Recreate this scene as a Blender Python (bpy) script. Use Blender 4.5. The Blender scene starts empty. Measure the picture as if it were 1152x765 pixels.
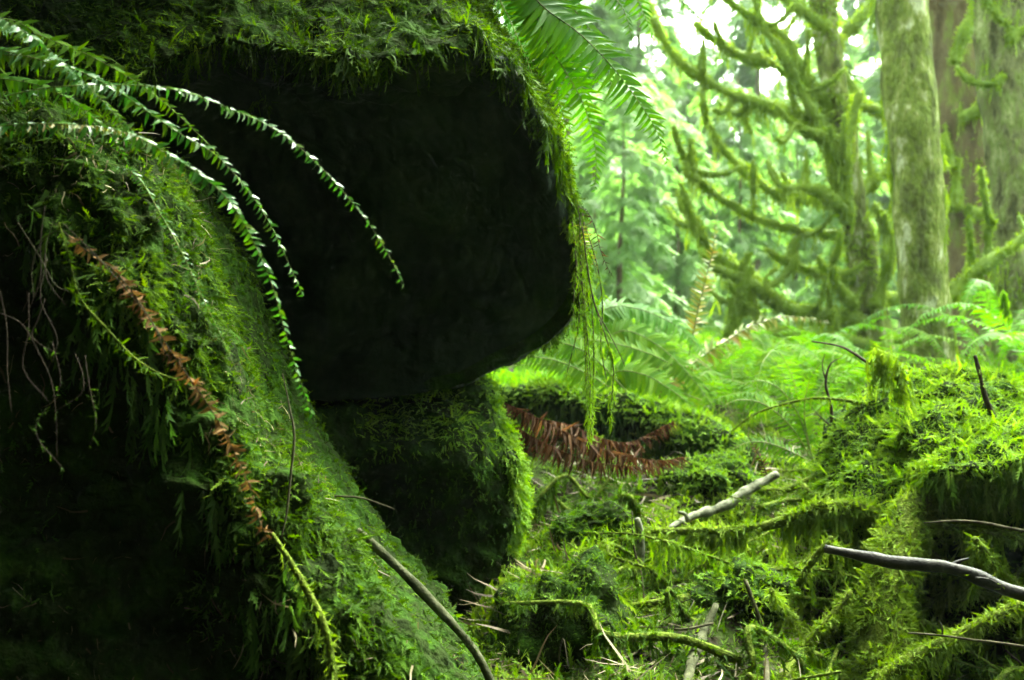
import bpy, math, random
import numpy as np
rng = np.random.default_rng(11)
random.seed(11)
sc = bpy.context.scene
COL = sc.collection
F, CX, CY, CZ = 1120.0, 576.0, 382.5, 0.9
A = np.array

def P(px, py, Y):
    return A([(px - CX) / F * Y, Y, CZ + (CY - py) / F * Y])

# ------------------------------------------------------------------ noise
def _hash(ix, iy, iz, s):
    h = (ix * 374761393 + iy * 668265263 + iz * 2147483647 + s * 974634197) & 0xFFFFFFFF
    h = ((h ^ (h >> 13)) * 1274126177) & 0xFFFFFFFF
    h = ((h ^ (h >> 16)) * 2246822519) & 0xFFFFFFFF
    return ((h ^ (h >> 15)) & 0xFFFF) / 65535.0
def vnoise(p, s=0):
    p = np.asarray(p, float)
    i = np.floor(p).astype(np.int64); f = p - i; f = f * f * (3 - 2 * f)
    r = 0
    for dx in (0, 1):
        for dy in (0, 1):
            for dz in (0, 1):
                w = (f[..., 0] if dx else 1 - f[..., 0]) * (f[..., 1] if dy else 1 - f[..., 1]) * (f[..., 2] if dz else 1 - f[..., 2])
                r = r + w * _hash(i[..., 0] + dx, i[..., 1] + dy, i[..., 2] + dz, s)
    return r * 2 - 1
def fbm(p, freq=1.0, octs=4, s=0, gain=.5):
    p = np.asarray(p, float) * freq; a = 1.0; r = 0
    for k in range(octs):
        r = r + a * vnoise(p + 17.3 * k, s + k); p = p * 2.03; a *= gain
    return r

# ------------------------------------------------------------------ materials
def nt(name):
    m = bpy.data.materials.new(name); m.use_nodes = True
    t = m.node_tree; t.nodes.clear()
    return m, t, lambda k, **kw: _mk(t, k, **kw)
def _mk(t, k, **kw):
    n = t.nodes.new(k)
    for a, v in kw.items(): setattr(n, a, v)
    return n
def ramp(t, fac, stops):
    r = t.nodes.new('ShaderNodeValToRGB'); e = r.color_ramp.elements
    while len(e) < len(stops): e.new(.5)
    for el, (p, c) in zip(e, stops): el.position = p; el.color = (*c, 1)
    t.links.new(fac, r.inputs[0]); return r.outputs[0]
def leaf_mat(name, stops, transl=.35, rough=.5, spec=.4, nscale=3.0, nmix=.5):
    """green surfaces: colour varies per blade and, slowly, from patch to patch"""
    m, t, n = nt(name)
    out = n('ShaderNodeOutputMaterial'); g = n('ShaderNodeNewGeometry'); tc = n('ShaderNodeTexCoord')
    nz = n('ShaderNodeTexNoise'); nz.inputs['Scale'].default_value = nscale; nz.inputs['Detail'].default_value = 3
    t.links.new(tc.outputs['Object'], nz.inputs['Vector'])
    st = n('ShaderNodeMapRange'); st.inputs[1].default_value = .3; st.inputs[2].default_value = .7
    t.links.new(nz.outputs[0], st.inputs[0])
    mx = n('ShaderNodeMix'); mx.data_type = 'FLOAT'; mx.inputs[0].default_value = nmix
    t.links.new(g.outputs['Random Per Island'], mx.inputs[2]); t.links.new(st.outputs[0], mx.inputs[3])
    c = ramp(t, mx.outputs[0], stops)
    b = n('ShaderNodeBsdfPrincipled'); b.inputs['Roughness'].default_value = rough; b.inputs['Specular IOR Level'].default_value = spec
    t.links.new(c, b.inputs['Base Color'])
    tr = n('ShaderNodeBsdfTranslucent')
    hs = n('ShaderNodeHueSaturation'); hs.inputs['Value'].default_value = 1.25; hs.inputs['Saturation'].default_value = 1.1
    t.links.new(c, hs.inputs['Color']); t.links.new(hs.outputs[0], tr.inputs[0])
    ms = n('ShaderNodeMixShader'); ms.inputs[0].default_value = transl
    t.links.new(b.outputs[0], ms.inputs[1]); t.links.new(tr.outputs[0], ms.inputs[2]); t.links.new(ms.outputs[0], out.inputs[0])
    return m
def solid_mat(name, stops, scale=8.0, rough=.8, spec=.3, bump=.4, dist=.01, stretch=(1, 1, 1), detail=6, nrange=(.3, .7)):
    m, t, n = nt(name)
    out = n('ShaderNodeOutputMaterial'); tc = n('ShaderNodeTexCoord'); mp = n('ShaderNodeMapping'); mp.inputs['Scale'].default_value = stretch
    t.links.new(tc.outputs['Object'], mp.inputs[0])
    nz = n('ShaderNodeTexNoise'); nz.inputs['Scale'].default_value = scale; nz.inputs['Detail'].default_value = detail; nz.inputs['Roughness'].default_value = .62
    t.links.new(mp.outputs[0], nz.inputs['Vector'])
    st = n('ShaderNodeMapRange'); st.inputs[1].default_value = nrange[0]; st.inputs[2].default_value = nrange[1]
    t.links.new(nz.outputs[0], st.inputs[0])
    c = ramp(t, st.outputs[0], stops)
    b = n('ShaderNodeBsdfPrincipled'); b.inputs['Roughness'].default_value = rough; b.inputs['Specular IOR Level'].default_value = spec
    t.links.new(c, b.inputs['Base Color'])
    n2 = n('ShaderNodeTexNoise'); n2.inputs['Scale'].default_value = scale * 5; n2.inputs['Detail'].default_value = 5
    t.links.new(mp.outputs[0], n2.inputs['Vector'])
    bp = n('ShaderNodeBump'); bp.inputs['Strength'].default_value = bump; bp.inputs['Distance'].default_value = dist
    t.links.new(n2.outputs[0], bp.inputs['Height']); t.links.new(bp.outputs[0], b.inputs['Normal'])
    t.links.new(b.outputs[0], out.inputs[0])
    return m
M = {}
M['moss'] = leaf_mat('moss green', [(0, (.038, .030, .009)), (.14, (.012, .028, .003)), (.5, (.031, .068, .003)), (.8, (.064, .120, .004)), (1, (.135, .190, .008))], .42, .7, .06, 9)
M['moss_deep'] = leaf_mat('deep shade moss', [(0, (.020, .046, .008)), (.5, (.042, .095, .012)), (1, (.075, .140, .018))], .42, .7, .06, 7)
M['ground_moss'] = leaf_mat('ground moss', [(0, (.008, .022, .002)), (.4, (.032, .072, .005)), (.75, (.085, .152, .012)), (1, (.160, .220, .030))], .42, .7, .06, 5, .6)
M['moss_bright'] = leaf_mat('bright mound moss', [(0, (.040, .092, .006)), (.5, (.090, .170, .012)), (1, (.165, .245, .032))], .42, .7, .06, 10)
M['moss_yellow'] = leaf_mat('yellow green moss', [(0, (.055, .104, .008)), (.5, (.114, .186, .015)), (1, (.190, .262, .040))], .42, .7, .06, 12)
M['tree_moss'] = leaf_mat('tree moss', [(0, (.058, .105, .008)), (.5, (.116, .180, .014)), (1, (.19, .26, .032))], .5, .7, .2, 4)
M['frond'] = leaf_mat('fern green', [(0, (.030, .110, .008)), (.5, (.055, .150, .010)), (1, (.090, .200, .014))], .5, .5, .12, 6, .3)
M['frond_gloss'] = leaf_mat('wet fern green', [(0, (.022, .095, .012)), (.6, (.045, .135, .016)), (1, (.100, .160, .012))], .35, .36, .32, 6, .3)
M['frond_light'] = leaf_mat('light fern green', [(0, (.030, .088, .005)), (.5, (.058, .130, .008)), (1, (.100, .175, .014))], .5, .7, .06, 4, .3)
M['frond_yellow'] = leaf_mat('yellowing fern', [(0, (.09, .12, .012)), (.5, (.16, .17, .02)), (1, (.25, .13, .03))], .4, .5, .4, 6, .3)
M['frond_brown'] = leaf_mat('dead fern brown', [(0, (.014, .008, .004)), (.5, (.042, .019, .009)), (.85, (.080, .038, .017)), (1, (.14, .085, .040))], .35, .8, .05, 12, .3)
M['frond_dead'] = leaf_mat('withered fern', [(0, (.040, .022, .008)), (.45, (.110, .060, .020)), (.8, (.130, .075, .026)), (1, (.150, .050, .016))], .3, .8, .08, 20, .4)
M['conifer'] = leaf_mat('hemlock green', [(0, (.034, .092, .020)), (.5, (.058, .128, .028)), (1, (.088, .168, .038))], .5, .6, .3, 1, .4)
M['conifer_light'] = leaf_mat('pale hemlock green', [(0, (.064, .142, .032)), (.5, (.096, .182, .042)), (1, (.132, .222, .054))], .55, .6, .3, 1, .4)
M['maple'] = leaf_mat('maple leaf green', [(0, (.040, .120, .015)), (.5, (.080, .180, .020)), (1, (.120, .230, .035))], .5, .5, .4, 2, .3)
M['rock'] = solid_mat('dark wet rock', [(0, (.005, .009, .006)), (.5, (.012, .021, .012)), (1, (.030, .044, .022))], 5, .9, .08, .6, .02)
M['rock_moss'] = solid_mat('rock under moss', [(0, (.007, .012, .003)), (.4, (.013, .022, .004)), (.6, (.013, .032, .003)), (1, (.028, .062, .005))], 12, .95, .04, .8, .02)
M['under_moss'] = solid_mat('bark under moss', [(0, (.030, .045, .006)), (.5, (.065, .090, .010)), (1, (.11, .14, .020))], 30, .95, .05, .8, .01)
M['soil'] = solid_mat('forest soil', [(0, (.006, .005, .003)), (.45, (.016, .014, .007)), (.6, (.018, .030, .005)), (1, (.036, .058, .008))], 7, .95, .05, .8, .02)
M['bark'] = solid_mat('bark', [(0, (.020, .014, .009)), (.5, (.055, .040, .024)), (1, (.100, .080, .050))], 9, .85, .25, .7, .02, (1, 1, .3))
M['bark_moss'] = solid_mat('mossy grey bark', [(0, (.030, .036, .010)), (.3, (.065, .075, .022)), (.5, (.070, .095, .015)), (.75, (.115, .130, .035)), (1, (.23, .24, .14))], 8, .95, .05, 1.0, .04, (1, 1, .45), 6, (.36, .64))
M['bark_brown'] = solid_mat('red brown bark', [(0, (.030, .022, .011)), (.5, (.070, .055, .028)), (.75, (.070, .085, .018)), (1, (.13, .115, .055))], 9, .95, .06, .8, .02, (1, 1, .35))
M['bark_pale'] = solid_mat('pale bark', [(0, (.030, .032, .012)), (.35, (.090, .092, .040)), (.65, (.085, .110, .026)), (1, (.17, .18, .085))], 8, .95, .05, 1.0, .04, (1, 1, .45), 6, (.36, .64))
M['wood_dark'] = solid_mat('dark wet branch', [(0, (.004, .003, .002)), (.5, (.012, .010, .008)), (1, (.040, .036, .028))], 22, .62, .15, .5, .005, (1, 1, 1))
M['wood_pale'] = solid_mat('pale dead wood', [(0, (.018, .022, .007)), (.35, (.085, .088, .055)), (1, (.20, .20, .145))], 34, .85, .1, .5, .004)
M['wood_root'] = solid_mat('bare root', [(0, (.016, .018, .007)), (.5, (.042, .045, .021)), (1, (.085, .085, .048))], 30, .85, .08, .6, .005)
M['twig'] = solid_mat('twig', [(0, (.014, .013, .005)), (.5, (.038, .034, .017)), (1, (.075, .068, .036))], 30, .85, .08, .4, .003)
M['twig_dark'] = solid_mat('dark twig', [(0, (.015, .010, .008)), (.5, (.040, .028, .020)), (1, (.060, .046, .034))], 30, .85, .08, .4, .003)
M['stem'] = solid_mat('fern stem', [(0, (.05, .09, .015)), (.5, (.09, .12, .025)), (1, (.15, .15, .04))], 20, .7, .1, .2, .002)
M['litter'] = leaf_mat('needle litter', [(0, (.030, .022, .010)), (.5, (.090, .065, .030)), (1, (.190, .160, .080))], .15, .7, .3, 12, .2)
M['sky_hill'] = solid_mat('wooded slope', [(0, (.03, .07, .015)), (.5, (.05, .10, .02)), (1, (.08, .14, .03))], .6, .95, .1, .3, .1)

# ------------------------------------------------------------------ mesh building
def build(name, V, Fs, mat, parent=None, smooth=True, loc=None, kind=None):
    """Fs: list of (N,k) int arrays of one face size each. V in world space; loc is where the origin sits."""
    V = np.asarray(V, np.float64)
    if parent is not None:
        V = V - A(parent.location)
    elif loc is not None:
        V = V - A(loc)
    Fs = [np.asarray(f, np.int64) for f in (Fs if isinstance(Fs, list) else [Fs]) if len(f)]
    me = bpy.data.meshes.new(name)
    me.vertices.add(len(V)); me.vertices.foreach_set('co', V.astype(np.float32).ravel())
    idx = np.concatenate([f.ravel() for f in Fs]); tot = np.concatenate([np.full(len(f), f.shape[1]) for f in Fs])
    me.loops.add(len(idx)); me.loops.foreach_set('vertex_index', idx.astype(np.int32))
    me.polygons.add(len(tot)); me.polygons.foreach_set('loop_start', np.concatenate([[0], np.cumsum(tot)[:-1]]).astype(np.int32))
    me.polygons.foreach_set('use_smooth', np.full(len(tot), smooth))
    me.update(calc_edges=True); me.validate()
    me.materials.append(mat)
    o = bpy.data.objects.new(name, me); COL.objects.link(o)
    if parent is not None: o.parent = parent
    elif loc is not None: o.location = loc
    if kind: o['kind'] = kind
    return o
def tag(o, label, cat, group=None):
    o['label'] = label; o['category'] = cat
    if group: o['group'] = group
    return o
def thing(name, label, cat, loc, group=None):
    o = bpy.data.objects.new(name, None); COL.objects.link(o); o.location = tuple(float(v) for v in loc)
    o.empty_display_size = .05
    return tag(o, label, cat, group)
class Acc:
    def __init__(s): s.V = []; s.T = []; s.n = 0
    def add(s, V, T):
        if len(V) == 0: return
        s.V.append(V); s.T.append(np.asarray(T) + s.n); s.n += len(V)
    def get(s): return np.concatenate(s.V), np.concatenate(s.T)
    def build(s, name, mat, parent=None, **k):
        if not s.V: return None
        V, T = s.get(); return build(name, V, T, mat, parent, **k)
def quads_to_tris(Q): return np.concatenate([Q[:, [0, 1, 2]], Q[:, [0, 2, 3]]])
def nrm(v): return v / np.maximum(np.linalg.norm(v, axis=-1, keepdims=True), 1e-9)

def spline(pts, n):
    """Catmull-Rom through pts, n samples, roughly even."""
    p = np.asarray(pts, float)
    if len(p) == 2: return p[0] + (p[1] - p[0]) * np.linspace(0, 1, n)[:, None]
    q = np.vstack([2 * p[0] - p[1], p, 2 * p[-1] - p[-2]])
    d = np.concatenate([[0], np.cumsum(np.linalg.norm(np.diff(p[:, :3], axis=0), axis=1))])
    u = np.interp(np.linspace(0, d[-1], n), d, np.arange(len(p)))
    i = np.minimum(u.astype(int), len(p) - 2); t = (u - i)[:, None]
    a, b, c, e = q[i], q[i + 1], q[i + 2], q[i + 3]
    return .5 * (2 * b + (c - a) * t + (2 * a - 5 * b + 4 * c - e) * t ** 2 + (3 * b - a - 3 * c + e) * t ** 3)
def frames(C, up=(0, 0, 1)):
    T = nrm(np.gradient(C, axis=0)); up = np.broadcast_to(np.asarray(up, float), C.shape)
    X = np.cross(T, up); bad = np.linalg.norm(X, axis=1) < 1e-3
    X[bad] = np.cross(T[bad], [0, 1, .01]); X = nrm(X); return T, X, np.cross(X, T)
def tube(pts, radii, n=None, seg=8, bump=0.0, bfreq=10.0, s=0):
    """A tapering round limb through pts. Returns V, T (triangles)."""
    pts = np.asarray(pts, float)
    if n is None: n = max(4, 4 * len(pts))
    C = spline(pts, n)
    d = np.concatenate([[0], np.cumsum(np.linalg.norm(np.diff(pts, axis=0), axis=1))]); d /= d[-1]
    r = np.interp(np.linspace(0, 1, n), np.linspace(0, 1, len(radii)) if len(radii) != len(pts) else d, radii)
    # parallel transport
    T = nrm(np.gradient(C, axis=0)); X = np.zeros_like(C)
    x = np.cross(T[0], [0, 0, 1]);  x = np.cross(T[0], [0, 1, 0]) if np.linalg.norm(x) < 1e-2 else x
    for i in range(n):
        x = x - T[i] * (x @ T[i]); x /= max(np.linalg.norm(x), 1e-9); X[i] = x
    Z = np.cross(X, T)
    a = np.linspace(0, 2 * np.pi, seg, endpoint=False)
    D = X[:, None] * np.cos(a)[None, :, None] + Z[:, None] * np.sin(a)[None, :, None]
    R = r[:, None, None]
    V = C[:, None] + D * R
    if bump: V = V + D * R * (bump * fbm(V, bfreq, 3, s))[..., None]
    V = V.reshape(-1, 3)
    i = np.arange(n - 1)[:, None] * seg; j = np.arange(seg)[None]; k = (j + 1) % seg
    Q = np.stack([i + j, i + k, i + seg + k, i + seg + j], -1).reshape(-1, 4)
    Tt = quads_to_tris(Q)
    c0, c1 = len(V), len(V) + 1
    V = np.vstack([V, C[0] - T[0] * r[0] * .3, C[-1] + T[-1] * r[-1] * .3])
    jj = np.arange(seg); kk = (jj + 1) % seg; b = (n - 1) * seg
    Tt = np.concatenate([Tt, np.stack([np.full(seg, c0), kk, jj], 1), np.stack([np.full(seg, c1), b + jj, b + kk], 1)])
    return V, Tt[:, ::-1]

def scatter(V, T, density, mask=None, w=None):
    """Random points on a triangle soup. mask(p, n) and the per-vertex weights w give the chance to keep each."""
    a, b, c = V[T[:, 0]], V[T[:, 1]], V[T[:, 2]]
    cr = np.cross(b - a, c - a); ar = np.linalg.norm(cr, axis=1) / 2
    n = rng.poisson(ar.sum() * density)
    if n == 0: return np.zeros((0, 3)), np.zeros((0, 3))
    f = rng.choice(len(T), n, p=ar / ar.sum())
    u, v = rng.random(n), rng.random(n); fl = u + v > 1; u[fl], v[fl] = 1 - u[fl], 1 - v[fl]
    p = a[f] + (b - a)[f] * u[:, None] + (c - a)[f] * v[:, None]; nn = nrm(cr[f])
    keep = np.ones(n, bool)
    if w is not None:
        ww = w[T[f, 0]] * (1 - u - v) + w[T[f, 1]] * u + w[T[f, 2]] * v
        keep &= rng.random(n) < ww
    if mask is not None: keep &= rng.random(n) < mask(p, nn)
    return p[keep], nn[keep]

# ------------------------------------------------------------------ small plant templates (along +Y, facing +Z, length 1)
def t_feather(n=5, w=.30, curve=.22, seed=0):
    r = np.random.default_rng(seed); V = []; T = []
    ys = np.linspace(0, 1, n + 1)
    for y in ys:
        h = .035 * (1 - .8 * y); z = -curve * y * y; sx = .05 * math.sin(3 * y + seed)
        V += [[sx - h, y, z], [sx + h, y, z]]
    for k in range(n):
        a = 2 * k; T += [[a, a + 1, a + 3], [a, a + 3, a + 2]]
    for k in range(n):
        y = ys[k] + .5 / n; ww = w * (1 - .75 * y) * r.uniform(.7, 1.25)
        if k == 0: ww *= .6
        z = -curve * y * y
        V.append([-ww, y + .16 + r.uniform(-.05, .05), z - r.uniform(-.04, .14)]); T.append([2 * k, 2 * k + 2, len(V) - 1])
        V.append([ww, y + .16 + r.uniform(-.05, .05), z - r.uniform(-.04, .14)]); T.append([2 * k + 3, 2 * k + 1, len(V) - 1])
    return A(V), A(T)
def t_strand(n=5, w=.05, seed=0, wig=.07, curl=.15):
    r = np.random.default_rng(seed); V = []; T = []; p1, p2 = r.uniform(0, 6, 2)
    for k in range(n + 1):
        y = k / n; h = w * (1 - .85 * y ** 2); x = wig * math.sin(4 * y + p1) * y; z = -curl * y * y + wig * math.cos(5 * y + p2) * y
        V += [[x - h, y, z], [x + h, y, z + h * .6]]
    for k in range(n):
        a = 2 * k; T += [[a, a + 1, a + 3], [a, a + 3, a + 2]]
    return A(V), A(T)
def t_needle_spray(seed=0, n=7):
    r = np.random.default_rng(seed); V = []; T = []
    V += [[0, 0, 0], [.02, .5, -.06], [0, 1, -.22], [-.02, .5, -.06]]; T += [[0, 1, 3], [1, 2, 3]]
    for k in range(n):
        y = .06 + .85 * k / n; z = -.22 * y * y
        for s in (-1, 1):
            L = .42 * (1 - y * .75) * r.uniform(.7, 1.2); a = len(V)
            V += [[0, y, z], [s * L * .6, y + L * .42 - .045, z - .03], [s * L, y + L * .75, z - .14 * L - r.uniform(0, .1)], [s * L * .45, y + L * .5 + .05, z - .02]]
            T += [[a, a + 1, a + 3], [a + 1, a + 2, a + 3]]
    return A(V), A(T)
def t_leaf():
    V = A([[0, 0, 0], [-.30, .30, .05], [-.22, .65, .03], [0, 1, -.12], [.22, .65, .03], [.30, .30, .05], [0, .5, -.03]], float)
    T = A([[0, 1, 6], [1, 2, 6], [2, 3, 6], [3, 4, 6], [4, 5, 6], [5, 0, 6]]); return V, T
FEATHERS = [t_feather(5, .30, .22, s) for s in range(5)] + [t_feather(4, .36, .3, s + 9) for s in range(3)]
STRANDS = [t_strand(5, .055, s) for s in range(6)]
FINE = [t_feather(6, .16, .3, s + 50) for s in range(5)] + [t_strand(6, .04, s + 60, .12, .35) for s in range(3)]
FUZZ = [t_feather(8, .17, .3, s + 70) for s in range(5)] + [t_feather(6, .22, .4, s + 80) for s in range(3)]
HAIRS = [t_strand(6, .022, s + 20, .06, .06) for s in range(6)]
SHAGGY = [t_feather(7, .15, .12, s + 30) for s in range(5)]
SPRAYS = [t_needle_spray(s) for s in range(4)]
LEAVES = [t_leaf()]

def place(acc, temps, pos, d, n, scale, sx=None):
    """Put templates at pos, growing along d, facing n."""
    N = len(pos)
    if N == 0: return
    d = nrm(d); X = np.cross(d, n); bad = np.linalg.norm(X, axis=1) < 1e-3; X[bad] = np.cross(d[bad], [.3, .9, .1]); X = nrm(X); Z = np.cross(X, d)
    k = rng.integers(0, len(temps), N); sx = np.ones(N) if sx is None else sx
    for t, (tv, tt) in enumerate(temps):
        i = np.where(k == t)[0]
        if not len(i): continue
        s = scale[i][:, None, None]
        V = pos[i][:, None] + s * (tv[None, :, 0:1] * X[i][:, None] * sx[i][:, None, None] + tv[None, :, 1:2] * d[i][:, None] + tv[None, :, 2:3] * Z[i][:, None])
        T = tt[None] + (np.arange(len(i)) * len(tv))[:, None, None]
        acc.add(V.reshape(-1, 3), T.reshape(-1, 3))
def grow(acc, p, n, size, temps=FEATHERS, wn=.6, wd=.5, wr=.5, bias=(0, 0, 0)):
    """Moss shoots on a surface: between standing up along the normal and hanging down."""
    N = len(p)
    if not N: return
    d = n * wn + A([0, 0, -1.0]) * wd + rng.normal(0, wr, (N, 3)) + A(bias)
    lo, hi = size; s = lo + (hi - lo) * rng.random(N) ** 1.6
    place(acc, temps, p - n * .15 * s[:, None], d, n + rng.normal(0, .35, (N, 3)), s)
def clump(p, freq, lo=-.2, hi=.35, s=0):
    return np.clip((fbm(p, freq, 3, s) - lo) / (hi - lo), 0, 1)
def hang(acc, p, size, temps=SHAGGY, spread=.15):
    N = len(p)
    if not N: return
    d = np.tile([0, 0, -1.0], (N, 1)) + rng.normal(0, spread, (N, 3)); lo, hi = size
    place(acc, temps, p, d, rng.normal(0, 1, (N, 3)), lo + (hi - lo) * rng.random(N) ** 2)

# ------------------------------------------------------------------ ground
GY = A([-30, -5, 1.5, 2.3, 4, 6, 10, 15, 30, 60, 120, 160.])
GZ = A([-1.2, -1.0, -.93, -.80, -.60, -.50, -.36, -.2, .4, 2.6, 7, 9.]) + CZ
BUMPS = [(P(800, 545, 3.75), .14, .30), (P(640, 690, 2.75), .13, .30), (P(840, 680, 2.75), .10, .24), (P(700, 520, 4.3), .08, .45), (P(690, 470, 4.9), .16, .6),
         (P(930, 560, 3.6), .08, .35), (P(730, 600, 3.3), .10, .22), (P(940, 700, 2.7), -.20, .34), (P(1090, 640, 2.85), -.24, .45), (P(1060, 760, 2.4), -.14, .4), (P(735, 670, 2.8), -.14, .2), (P(600, 520, 3.6), -.06, .25)]
def ground_z(x, y):
    x = np.asarray(x, float); y = np.asarray(y, float)
    z = np.interp(y, GY, GZ)
    z = z - .55 * np.clip((.02 * y - .10 - x) / .6, 0, 1) ** 1.0 * np.clip(1 - (y - 2) / 6, 0, 1)      # falls away under the boulders
    z = z + .10 * np.clip((x - 1.1) / 1.2, 0, 1.5)
    for c, h, r in BUMPS: z = z + h * np.exp(-((x - c[0]) ** 2 + (y - c[1]) ** 2) / (r * r * .5))
    q = np.stack([x, y, np.zeros_like(x)], -1)
    k = np.clip(np.hypot(x, y) / 8, .6, 2.5)
    z = z + k * (.085 * fbm(q, 1.9, 3, 3) + .15 * np.abs(fbm(q, 3.4, 2, 15)) - .06 + .040 * fbm(q, 8.5, 3, 5))
    return z + np.clip((y - 25) / 60, 0, 1) * 3.0 * fbm(q, .035, 2, 8)
def hit(px, py, off=0.0):
    ys = np.linspace(1.2, 40, 3000); x = (px - CX) / F * ys; z = CZ + (CY - py) / F * ys
    b = np.where(z <= ground_z(x, ys))[0]
    return (ys[b[0]] if len(b) else 12.0) - off
def G(px, py, off=0.0): return P(px, py, hit(px, py, off))
def axis(lo, hi, core, fine, coarse):
    a = [core[0]]
    while a[-1] < core[1]: a.append(a[-1] + fine)
    st = fine
    while a[-1] < hi: st = min(st * 1.12, coarse); a.append(a[-1] + st)
    b = [core[0]]; st = fine
    while b[-1] > lo: st = min(st * 1.12, coarse); b.append(b[-1] - st)
    return A(b[:0:-1] + a)
gx = axis(-110, 140, (-.6, 3.0), .022, 6); gy = axis(-40, 140, (1.2, 5.6), .022, 8)
XX, YY = np.meshgrid(gx, gy)
GV = np.stack([XX, YY, ground_z(XX, YY)], -1).reshape(-1, 3)
nx, ny = len(gx), len(gy)
ii = (np.arange(ny - 1)[:, None] * nx + np.arange(nx - 1)[None]).ravel()
GQ = np.stack([ii, ii + 1, ii + nx + 1, ii + nx], 1)
build('ground', GV, GQ, M['soil'], kind='structure')
GT = quads_to_tris(GQ)
cen = GV[GT].mean(1)
near = (cen[:, 1] > 1.9) & (cen[:, 1] < 6) & (cen[:, 0] > -.5 + 0 * cen[:, 1]) & (cen[:, 0] < .56 * cen[:, 1] + .5)
NT = GT[near]
# moss carpet over the ground: too many shoots to count
acc = Acc()
p, n = scatter(GV, NT, 13000, lambda p, n: (.30 + .70 * clump(p, 3.2, -.2, .25, 31)) * np.clip(1.25 - (p[:, 1] - 2.2) * .13, .4, 1))
grow(acc, p, n, (.014, .046), FUZZ, wn=.65, wd=.3, wr=.6)
p, n = scatter(GV, NT, 2200, lambda p, n: clump(p, 4.2, -.05, .4, 77))
grow(acc, p, n, (.04, .085), SHAGGY, wn=.7, wd=.1, wr=.6)
acc.build('ground_moss', M['ground_moss'], kind='stuff')
acc = Acc()
p, n = scatter(GV, NT, 6000, lambda p, n: clump(p, 2.7, .05, .4, 131) * (p[:, 1] < 5))
grow(acc, p, n, (.02, .062), FUZZ, wn=.6, wd=.35, wr=.6)
p, n = scatter(GV, NT, 3000, lambda p, n: clump(p, 2.7, .0, .4, 131) * (n[:, 2] < .9))
hang(acc, p + n * .03, (.03, .12), SHAGGY, .3)
acc.build('feather_moss', M['moss_yellow'], kind='stuff')
far = (cen[:, 1] > 5.8) & (cen[:, 1] < 18) & (cen[:, 0] > -1.6) & (cen[:, 0] < .6 * cen[:, 1] + 1)
acc = Acc()
p, n = scatter(GV, GT[far], 420, lambda p, n: np.clip(1.3 - p[:, 1] * .05, .3, 1))
grow(acc, p, n, (.06, .22), FEATHERS, wn=.9, wd=0, wr=.5)
acc.build('undergrowth', M['frond_light'], kind='stuff')
# needle and twig litter
acc = Acc()
p, n = scatter(GV, NT, 1900, lambda p, n: clump(p, 2.6, -.25, .4, 55))
N = len(p); d = rng.normal(0, 1, (N, 3)); d[:, 2] = rng.normal(.12, .22, N)
place(acc, [t_strand(4, .028, s, .05, .04) for s in range(5)], p + n * .006, d, n + rng.normal(0, .3, (N, 3)), .03 + .12 * rng.random(N) ** 2.5, .45 + rng.random(N))
acc.build('forest_litter', M['litter'], kind='stuff')

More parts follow.
